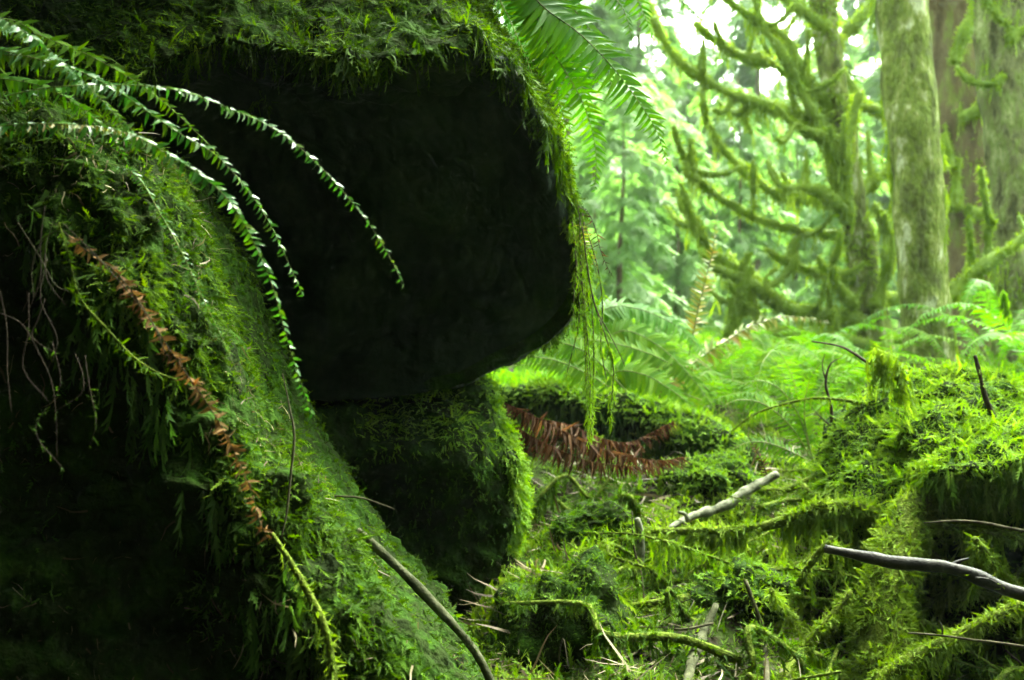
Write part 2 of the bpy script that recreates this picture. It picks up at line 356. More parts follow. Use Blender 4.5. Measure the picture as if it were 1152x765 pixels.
# ------------------------------------------------------------------ boulders
def boulder(outline, center, yrim, yfront, back, rings=70, segs=260, pw=2.6, amp=.02, freq=5, s=0, fine=0, ffreq=20):
    """Closed rock: an outline seen from the path, a front face at yfront(px, py), a rounded back of depth back."""
    o = A([(p[0], p[1]) for p in outline], float); oc = np.vstack([o, o[:1]])
    C = spline(np.hstack([oc, np.zeros((len(oc), 1))]), segs + 1)[:-1, :2]
    c = A(center, float)
    rf = (np.arange(rings) + 1) / rings; rf = np.sin(rf * np.pi / 2) ** .9
    px = c[0] + rf[:, None] * (C[None, :, 0] - c[0]); py = c[1] + rf[:, None] * (C[None, :, 1] - c[1])
    e = (1 - np.clip(rf, 0, 1) ** pw) ** (1 / pw)
    e = e[:, None]
    yr = yrim(px, py); yf = np.minimum(yfront(px, py), yr)
    Yf = yr + (yf - yr) * e
    def to3(px, py, Y): return np.stack([(px - CX) / F * Y, Y, CZ + (CY - py) / F * Y], -1)
    Vf = to3(px, py, Yf)
    rb = rf[:-1]; yb = yr[:-1]
    Vb = to3(px[:-1], py[:-1], yb); Vb[..., 1] += back * e[:-1]
    cf = to3(c[0], c[1], min(float(yfront(c[:1], c[1:])[0]), float(yrim(c[:1], c[1:])[0])))
    cb = to3(c[0], c[1], float(yrim(c[:1], c[1:])[0])) + A([0, back, 0])
    V = np.vstack([Vf.reshape(-1, 3), Vb.reshape(-1, 3), cf, cb])
    nf = rings * segs
    j = np.arange(segs); k = (j + 1) % segs; T = []
    def strip(a, b, flip=False):
        q = np.stack([a + j, b + j, b + k, a + k], 1); q = q[:, ::-1] if flip else q
        T.append(quads_to_tris(q))
    for r in range(rings - 1): strip(r * segs, (r + 1) * segs)
    for r in range(rings - 2): strip(nf + r * segs, nf + (r + 1) * segs, True)
    strip((rings - 1) * segs, nf + (rings - 2) * segs)
    T.append(np.stack([np.full(segs, len(V) - 2), j, k], 1)); b0 = nf
    T.append(np.stack([np.full(segs, len(V) - 1), b0 + k, b0 + j], 1))
    T = np.concatenate(T)
    # orientation: outward
    fn = np.cross(V[T[:, 1]] - V[T[:, 0]], V[T[:, 2]] - V[T[:, 0]])
    if (fn * (V[T].mean(1) - V.mean(0))).sum() < 0: T = T[:, ::-1]
    vn = np.zeros_like(V); fn = np.cross(V[T[:, 1]] - V[T[:, 0]], V[T[:, 2]] - V[T[:, 0]])
    for q in range(3): np.add.at(vn, T[:, q], fn)
    rr = np.concatenate([np.repeat(rf, segs), np.repeat(rf[:-1], segs), [0, 0]])
    V = V + nrm(vn) * ((amp * fbm(V, freq, 4, s) + amp * .9 * np.abs(fbm(V, freq * .45, 2, s + 4))) * (1 - .72 * sstep(rr, .72, 1)))[:, None]
    V = V + nrm(vn) * (fine * (np.abs(fbm(V, ffreq, 3, s + 9)) * 1.6 - .4) * (1 - .4 * sstep(rr, .8, 1)))[:, None]
    W = {'px': np.concatenate([px.ravel(), px[:-1].ravel(), [c[0]] * 2]), 'py': np.concatenate([py.ravel(), py[:-1].ravel(), [c[1]] * 2]),
         'r': np.concatenate([np.repeat(rf, segs), np.repeat(rf[:-1], segs), [0, 0]]), 'front': np.concatenate([np.ones(nf), np.zeros(len(V) - nf)])}
    return V, T, W
def sstep(x, a, b):
    t = np.clip((x - a) / (b - a), 0, 1); return t * t * (3 - 2 * t)
def at_vertices(V, T, W, **k): return None

# 1. the near mossy boulder
lb_out = [(-700, -40), (-300, 20), (-60, 100), (60, 118), (130, 145), (180, 183), (208, 232), (236, 288), (256, 340), (274, 392), (295, 445), (328, 500), (362, 548), (388, 592), (416, 632), (462, 690), (508, 738), (545, 790), (590, 900), (620, 1050), (-100, 1250), (-700, 1100)]
crease = A([(-400, 60), (-100, 140), (0, 195), (50, 225), (90, 270), (130, 335), (180, 420), (225, 500), (265, 575), (310, 640), (350, 700), (385, 765), (420, 880), (440, 1050)], float)
def lb_crease_x(py): return np.interp(py, crease[:, 1], crease[:, 0])
def lb_front(px, py):
    dx = lb_crease_x(py) + 14 * np.sin(py / 23.0) + 10 * np.sin(py / 9.0 + 1) - px                       # >0 on the shaded side of the lip
    y = 1.52 - .0006 * np.clip(-dx, 0, 200) + 0 * px
    rec = .16 * sstep(dx, 0, 110) - .00045 * np.clip(dx - 110, 0, 700)
    return y + rec * sstep(py, 90, 260) + .10 * sstep(py, 330, 120) 
V, T, W = boulder(lb_out, (60, 560), lambda x, y: 1.92 + 0 * x, lb_front, .9, rings=170, segs=620, pw=2.2, amp=.034, freq=8, s=2, fine=.020, ffreq=17)
LB = thing('boulder', 'near boulder with a steep mossy shoulder and a black shaded face under hanging fern fronds', 'boulder', V.mean(0))
build('rock', V, T, M['rock_moss'], LB)
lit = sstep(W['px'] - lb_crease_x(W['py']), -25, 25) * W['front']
back = 1 - W['front']
acc = Acc()
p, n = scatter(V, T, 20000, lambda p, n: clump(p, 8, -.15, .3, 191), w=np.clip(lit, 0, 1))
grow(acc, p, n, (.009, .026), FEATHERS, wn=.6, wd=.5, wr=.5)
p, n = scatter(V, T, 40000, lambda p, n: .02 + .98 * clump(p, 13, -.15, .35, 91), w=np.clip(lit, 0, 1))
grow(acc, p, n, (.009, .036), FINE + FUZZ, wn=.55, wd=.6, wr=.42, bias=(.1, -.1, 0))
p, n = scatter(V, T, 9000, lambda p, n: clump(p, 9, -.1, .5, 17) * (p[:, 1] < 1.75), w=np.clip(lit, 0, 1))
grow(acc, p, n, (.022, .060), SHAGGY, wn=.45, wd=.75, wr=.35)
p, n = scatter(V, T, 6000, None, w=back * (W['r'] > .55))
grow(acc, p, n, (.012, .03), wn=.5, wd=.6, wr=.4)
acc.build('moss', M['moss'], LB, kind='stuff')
acc = Acc()
p, n = scatter(V, T, 26000, lambda p, n: clump(p, 5, .12, .5, 211), w=np.clip(lit, 0, 1))
grow(acc, p, n, (.012, .034), FUZZ, wn=.55, wd=.6, wr=.45)
acc.build('feather_moss', M['ground_moss'], LB, kind='stuff')
acc = Acc()
p, n = scatter(V, T, 2600, lambda p, n: clump(p, 7, -.3, .4, 213), w=W['front'] * (W['px'] > -100) * np.clip(lit + .35, 0, 1))
N = len(p); d = rng.normal(0, 1, (N, 3)) + A([0, 0, -.8])
place(acc, [t_strand(4, .035, s, .12, .1) for s in range(5)], p + n * .008, d, n + rng.normal(0, .3, (N, 3)), .010 + .045 * rng.random(N) ** 2.5)
acc.build('needle_litter', M['litter'], LB, kind='stuff')
acc = Acc()
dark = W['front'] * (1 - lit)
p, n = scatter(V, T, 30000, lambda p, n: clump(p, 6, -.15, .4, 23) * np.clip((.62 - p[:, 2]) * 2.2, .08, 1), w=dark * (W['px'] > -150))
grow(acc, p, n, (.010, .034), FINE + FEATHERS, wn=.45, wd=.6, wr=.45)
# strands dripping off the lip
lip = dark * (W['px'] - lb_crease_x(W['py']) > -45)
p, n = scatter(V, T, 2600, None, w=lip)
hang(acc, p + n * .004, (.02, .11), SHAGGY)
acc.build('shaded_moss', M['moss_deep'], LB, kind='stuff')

# 2. the great overhanging boulder
ob_out = [(-500, 60), (-420, -200), (-150, -330), (200, -340), (430, -240), (500, -60), (552, 22), (596, 78), (620, 130), (636, 180), (649, 235), (658, 280), (660, 318), (645, 354), (614, 386), (566, 409), (520, 432), (440, 445), (330, 450), (100, 470), (-200, 420), (-460, 260)]
cr2 = A([(-500, 190), (-200, 170), (0, 150), (110, 115), (180, 72), (250, 42), (320, 52), (400, 66), (470, 58), (530, 50), (565, 62), (600, 120)], float)
def ob_cy(px): return np.interp(px, cr2[:, 0], cr2[:, 1])
def ob_front(px, py):
    d = py - ob_cy(px)
    up = np.clip(-d, 0, None); dn = np.clip(d, 0, None)
    return 2.10 + .0034 * up + .0000040 * up ** 2 + .34 * sstep(dn, 0, 60) + .0016 * np.clip(dn - 40, 0, None)
V, T, W = boulder(ob_out, (300, 110), lambda x, y: 2.72 + .0004 * np.clip(y - 300, 0, 200) + 0 * x, ob_front, 1.6, rings=130, segs=520, pw=3.6, amp=.020, freq=4, s=7, fine=.020, ffreq=12)
OB = thing('overhanging_boulder', 'huge dark boulder jutting over the hollow, its top edge fringed with moss', 'boulder', V.mean(0))
ob_ = build('rock', V, T, M['rock'], OB)
d = W['py'] - ob_cy(W['px'])
top = W['front'] * (1 - sstep(d, -6, 18)) + (1 - W['front']) * (W['py'] < 120)
ob_.data.materials.append(M['rock_moss']); ob_.data.polygons.foreach_set('material_index', ((np.maximum(top, sstep(W['r'], .95, .97) * (W['px'] > 480) * W['front'])[T].mean(1)) > .5).astype(np.int32))
rim = W['front'] * sstep(W['r'], .955, .985) * (W['px'] > 500) * (W['py'] < 330)
acc = Acc()
p, n = scatter(V, T, 30000, lambda p, n: (.2 + .8 * clump(p, 5, -.35, .2, 41)) * np.clip(.35 + (p[:, 0] + 1.15) * .9, .3, 1), w=top)
grow(acc, p, n, (.014, .036), FINE, wn=.5, wd=.55, wr=.42)
p, n = scatter(V, T, 13000, lambda p, n: clump(p, 6, -.3, .25, 43) * np.clip((p[:, 0] + 1.05) * 2, 0, 1), w=top)
grow(acc, p, n, (.030, .072), FINE + SHAGGY, wn=.45, wd=.65, wr=.38)
fr = W['front'] * (np.abs(d - 2) < 14)
p, n = scatter(V, T, 9000, lambda p, n: clump(p, 7, -.3, .3, 44) * np.clip((p[:, 0] + .85) * 2.2, 0, 1), w=fr)
hang(acc, p + n * .006, (.02, .065), SHAGGY, .28)
p, n = scatter(V, T, 26000, None, w=rim)
grow(acc, p, n, (.014, .036), wn=.5, wd=.7, wr=.4)
p, n = scatter(V, T, 5000, lambda p, n: clump(p, 3, -.5, .2, 47), w=(1 - W['front']) * (W['px'] > 450))
grow(acc, p, n, (.02, .05), wn=.5, wd=.65, wr=.4)
p, n = scatter(V, T, 3500, lambda p, n: (p[:, 0] > .05), w=rim * (W['py'] > 110))
hang(acc, p + n * .004, (.03, .13), SHAGGY, .12)
acc.build('moss', M['moss'], OB, kind='stuff')

# 3. the lower boulder beneath it
lo_out = [(150, 430), (300, 405), (420, 402), (500, 408), (545, 432), (556, 462), (575, 500), (586, 545), (584, 590), (574, 640), (566, 690), (572, 770), (560, 950), (300, 1000), (130, 800), (110, 600)]
def lo_front(px, py):
    return 2.62 + .30 * sstep(py, 520, 420) + .22 * sstep(py, 470, 600) + .0007 * np.clip(570 - px, 0, 400) * 0
V, T, W = boulder(lo_out, (380, 640), lambda x, y: 3.0 + 0 * x, lo_front, .8, rings=60, segs=260, pw=2.6, amp=.030, freq=6, s=15, fine=.022, ffreq=11)
LO = thing('lower_boulder', 'dark boulder under the overhang with a mossy cap and a bright mossy edge strip', 'boulder', V.mean(0))
build('rock', V, T, M['rock_moss'], LO)
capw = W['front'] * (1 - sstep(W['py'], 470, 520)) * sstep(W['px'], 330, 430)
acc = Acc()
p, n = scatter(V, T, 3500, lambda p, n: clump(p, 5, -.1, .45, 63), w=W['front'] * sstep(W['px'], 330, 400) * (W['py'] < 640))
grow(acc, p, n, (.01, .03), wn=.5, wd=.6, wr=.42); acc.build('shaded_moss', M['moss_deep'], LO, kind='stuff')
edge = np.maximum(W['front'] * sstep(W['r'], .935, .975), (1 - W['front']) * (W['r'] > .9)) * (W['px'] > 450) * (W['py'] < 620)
acc = Acc()
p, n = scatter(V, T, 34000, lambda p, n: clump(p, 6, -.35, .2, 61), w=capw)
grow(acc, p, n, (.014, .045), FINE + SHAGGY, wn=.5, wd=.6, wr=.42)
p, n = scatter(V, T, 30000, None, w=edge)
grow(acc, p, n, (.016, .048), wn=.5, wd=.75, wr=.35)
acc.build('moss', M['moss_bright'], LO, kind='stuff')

# 4. mossy hummock on the right: a rotten stump swollen with moss
hu_out = [(925, 560), (936, 500), (965, 456), (1000, 434), (1045, 417), (1095, 415), (1140, 432), (1185, 456), (1250, 482), (1330, 540), (1330, 640), (1240, 700), (1120, 680), (1010, 640), (945, 610)]
def hu_front(px, py):
    lf = sstep(px, 1070, 990)
    return 2.62 + .50 * sstep(py, 528, 575) * (1 - lf) + (.0056 * (1 - lf) * np.clip(528 - py, 0, 100) + .0044 * lf * np.clip(605 - py, 0, 190)) - .06 * lf
V, T, W = boulder(hu_out, (1120, 540), lambda x, y: 3.36 + 0 * x, hu_front, .5, rings=90, segs=360, pw=2.2, amp=.035, freq=6, s=25, fine=.03, ffreq=10)
HU = thing('mossy_stump', 'rounded rotten stump swollen with bright moss above a dark hollow, behind the bare branch', 'stump', V.mean(0))
build('wood', V, T, M['rock_moss'], HU)
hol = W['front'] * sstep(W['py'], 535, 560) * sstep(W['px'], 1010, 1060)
acc = Acc()
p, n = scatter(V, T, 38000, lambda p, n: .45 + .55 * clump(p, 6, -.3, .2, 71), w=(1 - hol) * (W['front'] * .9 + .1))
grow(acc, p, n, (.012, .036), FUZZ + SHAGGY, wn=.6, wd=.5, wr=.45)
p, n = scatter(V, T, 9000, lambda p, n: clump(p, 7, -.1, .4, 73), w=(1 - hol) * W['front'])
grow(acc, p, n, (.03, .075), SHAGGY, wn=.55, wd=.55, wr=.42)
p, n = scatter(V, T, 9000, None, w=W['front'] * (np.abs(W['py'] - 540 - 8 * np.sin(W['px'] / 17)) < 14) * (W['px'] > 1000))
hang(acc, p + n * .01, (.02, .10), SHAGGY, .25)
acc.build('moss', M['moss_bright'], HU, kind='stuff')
acc = Acc()
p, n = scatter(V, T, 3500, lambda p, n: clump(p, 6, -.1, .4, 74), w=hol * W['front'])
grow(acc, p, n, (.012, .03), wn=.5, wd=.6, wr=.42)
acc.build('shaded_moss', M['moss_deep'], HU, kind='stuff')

# added rock wall, unseen around the camera, leaning in to block sky light
def shade_wall():
    pts = A([(-1.7, 6.5), (-2.6, 3.5), (-2.7, .5), (-2.2, -1.4), (-.6, -2.0), (1.2, -2.0), (2.8, -1.6), (3.8, -.4), (4.2, 1.2), (4.4, 2.6)], float)
    n = 110; C = spline(np.hstack([pts, np.zeros((len(pts), 1))]), n)[:, :2]
    tg = nrm(np.gradient(C, axis=0)); inn = np.stack([tg[:, 1], -tg[:, 0]], 1)
    if (inn[n // 2] @ (A([0, 1.5]) - C[n // 2])) < 0: inn = -inn
    hs = np.linspace(-.6, 1, 60); u = np.linspace(0, 1, n)
    amt = np.interp(u, [0, .2, .36, .5, .66, 1], [.25, .30, .32, .31, .11, .05]); top = np.interp(u, [0, .2, .5, .66, .85, 1], [3.8, 3.8, 3.8, 4.6, 5.2, 4.6])
    H = -.6 + (top[:, None] + .6) * np.linspace(0, 1, 60)[None]; lean = amt[:, None] * np.clip(H, 0, None) ** 1.75
    fr = np.stack([C[:, 0:1] + inn[:, 0:1] * lean, C[:, 1:2] + inn[:, 1:2] * lean, H], -1)
    bk = fr.copy(); bk[..., :2] = (C - inn * 1.2)[:, None]
    grid = np.concatenate([fr, bk[:, ::-1]], 1); m = grid.shape[1]
    V = grid.reshape(-1, 3); V = V + .10 * np.stack([fbm(V, 1.6, 4, 3), fbm(V, 1.6, 4, 13), .5 * fbm(V, 1.6, 4, 23)], -1)
    i = np.arange(n - 1)[:, None] * m; j = np.arange(m)[None]; k = (j + 1) % m
    Q = np.stack([i + j, i + k, i + m + k, i + m + j], -1).reshape(-1, 4)
    return V, [Q, np.arange(m)[None], (np.arange(m)[::-1] + (n - 1) * m)[None]]
V, Q = shade_wall()
build('unseen_shade_wall', V, Q, M['rock'], kind='structure')

# ------------------------------------------------------------------ ferns
PIN_V = A([[0, 0, 0], [-.055, .02, .0], [-.085, .10, .012], [-.070, .45, .010], [0, .45, -.012], [-.035, .8, .0], [0, 1, -.03], [.035, .8, .0], [.070, .45, .010], [.060, .02, 0], [.080, .10, .012]], float)
PIN_T = A([[0, 4, 3], [0, 3, 2], [0, 2, 1], [4, 6, 5], [4, 5, 3], [4, 8, 7], [4, 7, 6], [0, 8, 4], [0, 10, 8], [0, 9, 10]])
PIN_V = PIN_V * A([1.25, 1, 1]) + A([.10, 0, 0]) * PIN_V[:, 1:2] ** 3
PINNA = [(PIN_V, PIN_T)] + [(PIN_V + A([.05, 0, 0]) * PIN_V[:, 1:2] ** 2 + A([0, 0, -.10 * (k + 1)]) * PIN_V[:, 1:2] ** 2, PIN_T) for k in range(3)]
def frond_geo(pts, up, width, spacing, stemr, droop=.25, start=.12, sweep=.35, jitter=.12, wide=1.0, rough=.0, taper=1.0, tipw=.12):
    """One sword-fern frond: stalk plus two rows of leaflets. up = the way its upper face looks."""
    pts = np.asarray(pts, float); L = np.linalg.norm(np.diff(pts, axis=0), axis=1).sum()
    n = max(10, int(L / spacing)); C = spline(pts, n)
    up = np.asarray(up, float)
    if up.ndim == 2: up = up[0] + (up[1] - up[0]) * np.clip(np.linspace(-.35, 1.15, n), 0, 1)[:, None]
    Tn, X, U = frames(C, up)
    acc = Acc(); a = Acc()
    sv, st = tube(pts, [stemr, stemr * .8, stemr * .3], n=max(8, n // 2), seg=5)
    t = np.linspace(0, 1, n)
    prof = np.where(t < .28, .72 + .28 * np.clip((t - start) / max(.28 - start, .01), 0, 1), 1) * (1 - (1 - tipw) * np.clip((t - .35) / .65, 0, 1) ** (1.5 * taper))
    k = np.where(t >= start)[0]
    for s in (-1, 1):
        kk = k; N = len(kk); sw = sweep + .5 * np.clip((t[kk] - .5) * 2, 0, 1) * .6
        d = X[kk] * s * np.cos(sw)[:, None] + Tn[kk] * np.sin(sw)[:, None] - U[kk] * (droop + rng.normal(0, jitter, N))[:, None] + rng.normal(0, jitter * .6, (N, 3))
        nn = U[kk] + Tn[kk] * .25 + rng.normal(0, jitter + rough, (N, 3))
        sc_ = width * prof[kk] * rng.uniform(.86, 1.1, N)
        if rough: keep = rng.random(N) > rough * .5; kk, d, nn, sc_ = kk[keep], d[keep], nn[keep], sc_[keep]
        pos = C[kk] + Tn[kk] * (spacing * .25 * s)
        place(acc, PINNA, pos, d, nn, sc_, np.full(len(kk), wide) * (width / sc_) ** .35)
    return (sv, st), acc
def add_frond(root, pts, up, width, spacing, stemr, mat, smat=None, name='frond', label=None, **k):
    (sv, st), acc = frond_geo(pts, up, width, spacing, stemr, **k)
    fo = acc.build(name, mat, root)
    build('stalk', sv, st, smat or M['stem'], fo).location = (0, 0, 0)
    if label: fo['label'] = label
    return fo
# children of a frond sit at the frond's own origin, which is its thing's base
_build = build
def build(name, V, Fs, mat, parent=None, **k):
    if parent is not None and parent.type == 'MESH' and parent.parent is not None:
        pp = parent.parent
        o = _build(name, np.asarray(V) - A(pp.location), Fs, mat, None, **k); o.parent = parent
        return o
    return _build(name, V, Fs, mat, parent, **k)

def traced(pts, Y):
    Ys = np.interp(np.linspace(0, 1, len(pts)), np.linspace(0, 1, len(Y)), Y) if hasattr(Y, '__len__') else [Y] * len(pts)
    return [P(x, y, d) for (x, y), d in zip(pts, Ys)]

# fern arching over the near boulder, seen edge-on
f1 = thing('sword_fern', 'glossy sword fern arching out over the near boulder, frond tips dangling before the black hollow', 'fern', P(-200, 150, 1.74))
BASE = [P(-200, 150, 1.74)]      # where the fronds leave the moss
FG = dict(spacing=.0084, stemr=.0010, jitter=.30, rough=.22)
add_frond(f1, BASE + traced([(-140, 150), (-60, 125), (0, 110), (60, 98), (150, 96), (205, 103), (258, 122), (310, 146), (360, 187), (410, 245), (436, 285), (453, 318)], [1.55, 1.42, 1.40]), [(0, -.5, 1), (.7, -1, .5)], .021, mat=M['frond_gloss'], droop=.45, wide=1.5, tipw=.4, **FG)
add_frond(f1, BASE + traced([(-140, 160), (-60, 150), (0, 142), (50, 139), (100, 142), (150, 152), (200, 180), (240, 208), (268, 240), (290, 282), (306, 320), (320, 370), (335, 420), (350, 464)], [1.5, 1.38, 1.36]), [(0, -.3, 1), (.5, -1, .15)], .024, mat=M['frond_gloss'], droop=.4, wide=1.6, tipw=.4, **FG)
add_frond(f1, BASE + traced([(-110, 60), (-20, 55), (60, 70), (120, 95), (165, 125), (205, 152), (240, 172), (272, 205), (300, 245), (322, 290), (340, 330)], [1.6, 1.48, 1.46]), [(0, -.7, .8), (.8, -.9, .2)], .026, mat=M['frond_gloss'], droop=.4, wide=1.4, tipw=.35, **FG)
add_frond(f1, BASE + traced([(-110, -10), (-40, 5), (10, 25), (50, 52), (90, 88), (120, 118), (145, 142), (162, 160)], [1.5, 1.36, 1.34]), (.2, -.2, 1), .034, mat=M['frond_gloss'], droop=.75, wide=1.3, **FG)
add_frond(f1, BASE + traced([(-120, 50), (-40, 30), (10, 22), (50, 42), (100, 62), (150, 90), (190, 120), (230, 158), (252, 180)], [1.62, 1.52, 1.5]), (.1, -.9, .7), .036, mat=M['frond_light'], droop=.4, wide=1.25, **FG)
add_frond(f1, BASE + traced([(-110, 100), (-40, 70), (20, 62), (70, 78), (110, 108), (140, 145), (165, 190)], [1.6, 1.54, 1.52]), (.1, -1, .6), .040, mat=M['frond_light'], droop=.4, wide=1.2, **FG)
add_frond(f1, BASE + traced([(-110, 120), (-30, 90), (40, 95), (90, 120), (130, 160), (150, 200)], [1.6, 1.57, 1.56]), (.2, -1, .5), .040, mat=M['frond'], droop=.4, wide=1.2, **FG)
add_frond(f1, traced([(100, 178), (150, 195), (180, 240), (205, 285), (228, 335), (250, 380), (268, 422)], [1.56, 1.45, 1.43]), (.7, -.9, .3), .013, mat=M['frond_gloss'], droop=.35, wide=1.5, **FG)
add_frond(f1, BASE + traced([(-90, 145), (0, 143), (70, 140), (130, 146), (175, 165), (205, 195), (222, 215)], [1.5, 1.4, 1.39]), (.1, -.4, 1), .022, mat=M['frond_yellow'], droop=.7, wide=1.2, label='yellowing frond', **FG)

# fern hanging over the rim at the top
f2 = thing('hanging_fern', 'bright sword fern spilling over the top edge of the overhang against the pale forest', 'fern', P(590, -60, 2.55))
TG = dict(spacing=.0165, stemr=.0020, jitter=.12, wide=.72)
add_frond(f2, traced([(560, -120), (585, -50), (604, 0), (650, 36), (686, 72), (717, 112), (738, 146), (750, 180)], [2.6, 2.45, 2.4]), (.25, -1, .45), .118, mat=M['frond'], droop=.12, **TG)
add_frond(f2, traced([(560, -130), (585, -40), (612, 40), (635, 78), (654, 112), (667, 150), (671, 182), (669, 212)], [2.6, 2.5, 2.46]), (-.15, -1, .2), .100, mat=M['frond'], droop=.15, **TG)
add_frond(f2, traced([(565, -110), (590, -30), (606, 30), (618, 70), (628, 110), (637, 145), (641, 176)], [2.62, 2.55, 2.54]), (-.5, -1, .2), .085, mat=M['frond_light'], droop=.3, **TG)
add_frond(f2, traced([(590, -140), (640, -60), (680, -15), (700, 8), (708, 30), (712, 54)], [2.6, 2.5, 2.46]), (.4, -1, .3), .060, mat=M['frond'], droop=.3, **TG)
add_frond(f2, traced([(600, -120), (650, -75), (700, -45), (745, -15), (768, 2), (785, 18)], [2.6, 2.5, 2.48]), (.1, -1, .6), .060, mat=M['frond'], droop=.2, **TG)
add_frond(f2, traced([(570, -90), (610, -20), (645, 10), (668, 40), (682, 75), (690, 105)], [2.7, 2.66, 2.64]), (.2, -1, .2), .100, mat=M['frond'], droop=.2, **TG)
add_frond(f2, traced([(575, -110), (600, -30), (622, 20), (640, 60), (655, 95), (664, 125)], [2.62, 2.58, 2.56]), (.05, -1, .3), .105, mat=M['frond'], droop=.2, **TG)
add_frond(f2, traced([(640, -130), (690, -50), (715, -5), (728, 25), (735, 45)], [2.7, 2.66, 2.64]), (.2, -1, .3), .080, mat=M['frond'], droop=.2, **TG)
add_frond(f2, traced([(552, -80), (560, -10), (575, 25), (590, 60), (602, 92)], [2.55, 2.42, 2.38]), (-.9, -.6, .4), .040, mat=M['frond_gloss'], droop=.45, **TG)
add_frond(f2, traced([(600, -60), (645, -30), (690, -25), (735, -18), (775, -8)], [2.7, 2.7, 2.7]), (.1, -.9, .6), .080, mat=M['frond_light'], droop=.25, **TG)

def fern_plant(label, base, nf, L, mat, width, az=None, lift=.9, spacing=.02, yellow=0, name='sword_fern', group='sword ferns on the forest floor'):
    r = thing(name, label, 'fern', base, group)
    for k in range(nf):
        a = (rng.uniform(0, 2 * np.pi) if az is None else rng.uniform(*az)) if k >= 0 else 0
        a = a if az is not None else 2 * np.pi * (k + rng.uniform(-.3, .3)) / nf
        l = L * rng.uniform(.75, 1.15); h = lift * rng.uniform(.6, 1.15); dr = A([math.cos(a), math.sin(a), 0])
        b = A(base)
        pts = [b, b + dr * l * .18 + A([0, 0, l * .34 * h]), b + dr * l * .45 + A([0, 0, l * .52 * h]), b + dr * l * .72 + A([0, 0, l * .46 * h]), b + dr * l * .92 + A([0, 0, l * .27 * h])]
        side = A([-dr[1], dr[0], 0]) * l * rng.uniform(-.12, .12); pts = [q + side * (i / 4) ** 2 for i, q in enumerate(pts)]
        add_frond(r, pts, (dr[0] * .35, dr[1] * .35, 1), width * rng.uniform(.85, 1.1), spacing, .003, M['frond_yellow'] if k < yellow else mat, droop=.18, start=.2, jitter=.1)
    return r
# mid-distance ferns
f3 = thing('sword_fern', 'large bright sword fern fanning out just past the overhang behind the hanging moss strands', 'fern', G(640, 455), 'sword ferns on the forest floor')
MG = dict(spacing=.020, stemr=.003, jitter=.10)
add_frond(f3, traced([(800, 440), (740, 402), (680, 384), (630, 382), (590, 392), (562, 408)], [4.9, 4.7, 4.5]), (0, -.8, .8), .10, mat=M['frond_light'], droop=.2, **MG)
add_frond(f3, traced([(790, 450), (730, 430), (680, 420), (630, 411), (590, 410), (570, 414)], [4.8, 4.6, 4.5]), (0, -.8, .8), .10, mat=M['frond_light'], droop=.25, **MG)
add_frond(f3, traced([(660, 450), (672, 395), (700, 372), (735, 385), (765, 410), (790, 440), (805, 462)], [5.0, 4.9, 4.7]), (.2, -.9, .6), .13, mat=M['frond_light'], droop=.15, **MG)
add_frond(f3, traced([(650, 440), (665, 365), (690, 345), (720, 348), (750, 360), (775, 378), (795, 402)], [5.2, 5.2, 5.1]), (.1, -.7, .8), .15, mat=M['frond'], droop=.2, **MG)
add_frond(f3, traced([(660, 455), (690, 420), (720, 420), (750, 435), (775, 455), (790, 475)], [4.7, 4.6, 4.5]), (.2, -.9, .6), .12, mat=M['frond_light'], droop=.2, **MG)
add_frond(f3, traced([(640, 450), (650, 405), (655, 370), (640, 345), (615, 340)], [5.0, 5.0, 5.0]), (-.2, -.8, .7), .10, mat=M['frond'], droop=.2, **MG)
add_frond(f3, traced([(650, 470), (700, 455), (750, 460), (790, 478), (820, 490)], [4.7, 4.6, 4.5]), (.1, -.8, .8), .09, mat=M['frond_light'], droop=.2, **MG)
add_frond(f3, traced([(705, 440), (665, 400), (625, 384), (588, 388), (560, 404)], [4.3, 4.2]), (0, -.8, .8), .10, mat=M['frond_light'], droop=.25, **MG)
add_frond(f3, traced([(700, 445), (660, 420), (620, 404), (585, 402), (558, 412)], [4.25, 4.15]), (0, -.7, .9), .09, mat=M['frond_light'], droop=.35, **MG)
fern_spots = [(830, 440, 5.6, 9, .95, 'frond_light', 'sword fern with light fronds between the mossy log and the branchy tree'),
              (905, 452, 5.0, 9, .85, 'frond_light', 'sword fern right beside the mossy stump, in front of the branchy tree'),
              (800, 415, 7.0, 9, 1.1, 'frond_light', 'tall sword fern in front of the branchy tree foot'),
              (880, 408, 7.2, 9, 1.1, 'frond', 'dark green sword fern at the branchy tree foot'),
              (960, 405, 6.6, 9, 1.0, 'frond_light', 'sword fern between the branchy tree and the smooth mossy trunk'),
              (1120, 402, 6.8, 8, 1.1, 'frond', 'upright sword fern beside the smooth mossy trunk, below the pale trunk'),
              (725, 395, 7.5, 9, 1.1, 'frond_light', 'hazy sword fern past the hanging moss strands'),
              (1170, 415, 5.6, 8, .9, 'frond', 'sword fern rising behind the mossy stump at the edge of the picture'),
              (770, 395, 9.0, 8, 1.3, 'frond_light', 'far pale sword fern behind the tall fern')]
for px, py, Y, nf, L, mt, lab in fern_spots:
    b = P(px, py, Y); b[2] = float(ground_z(b[0], b[1]))
    fern_plant(lab, b, nf, L, M[mt], .10, spacing=.024, yellow=0)
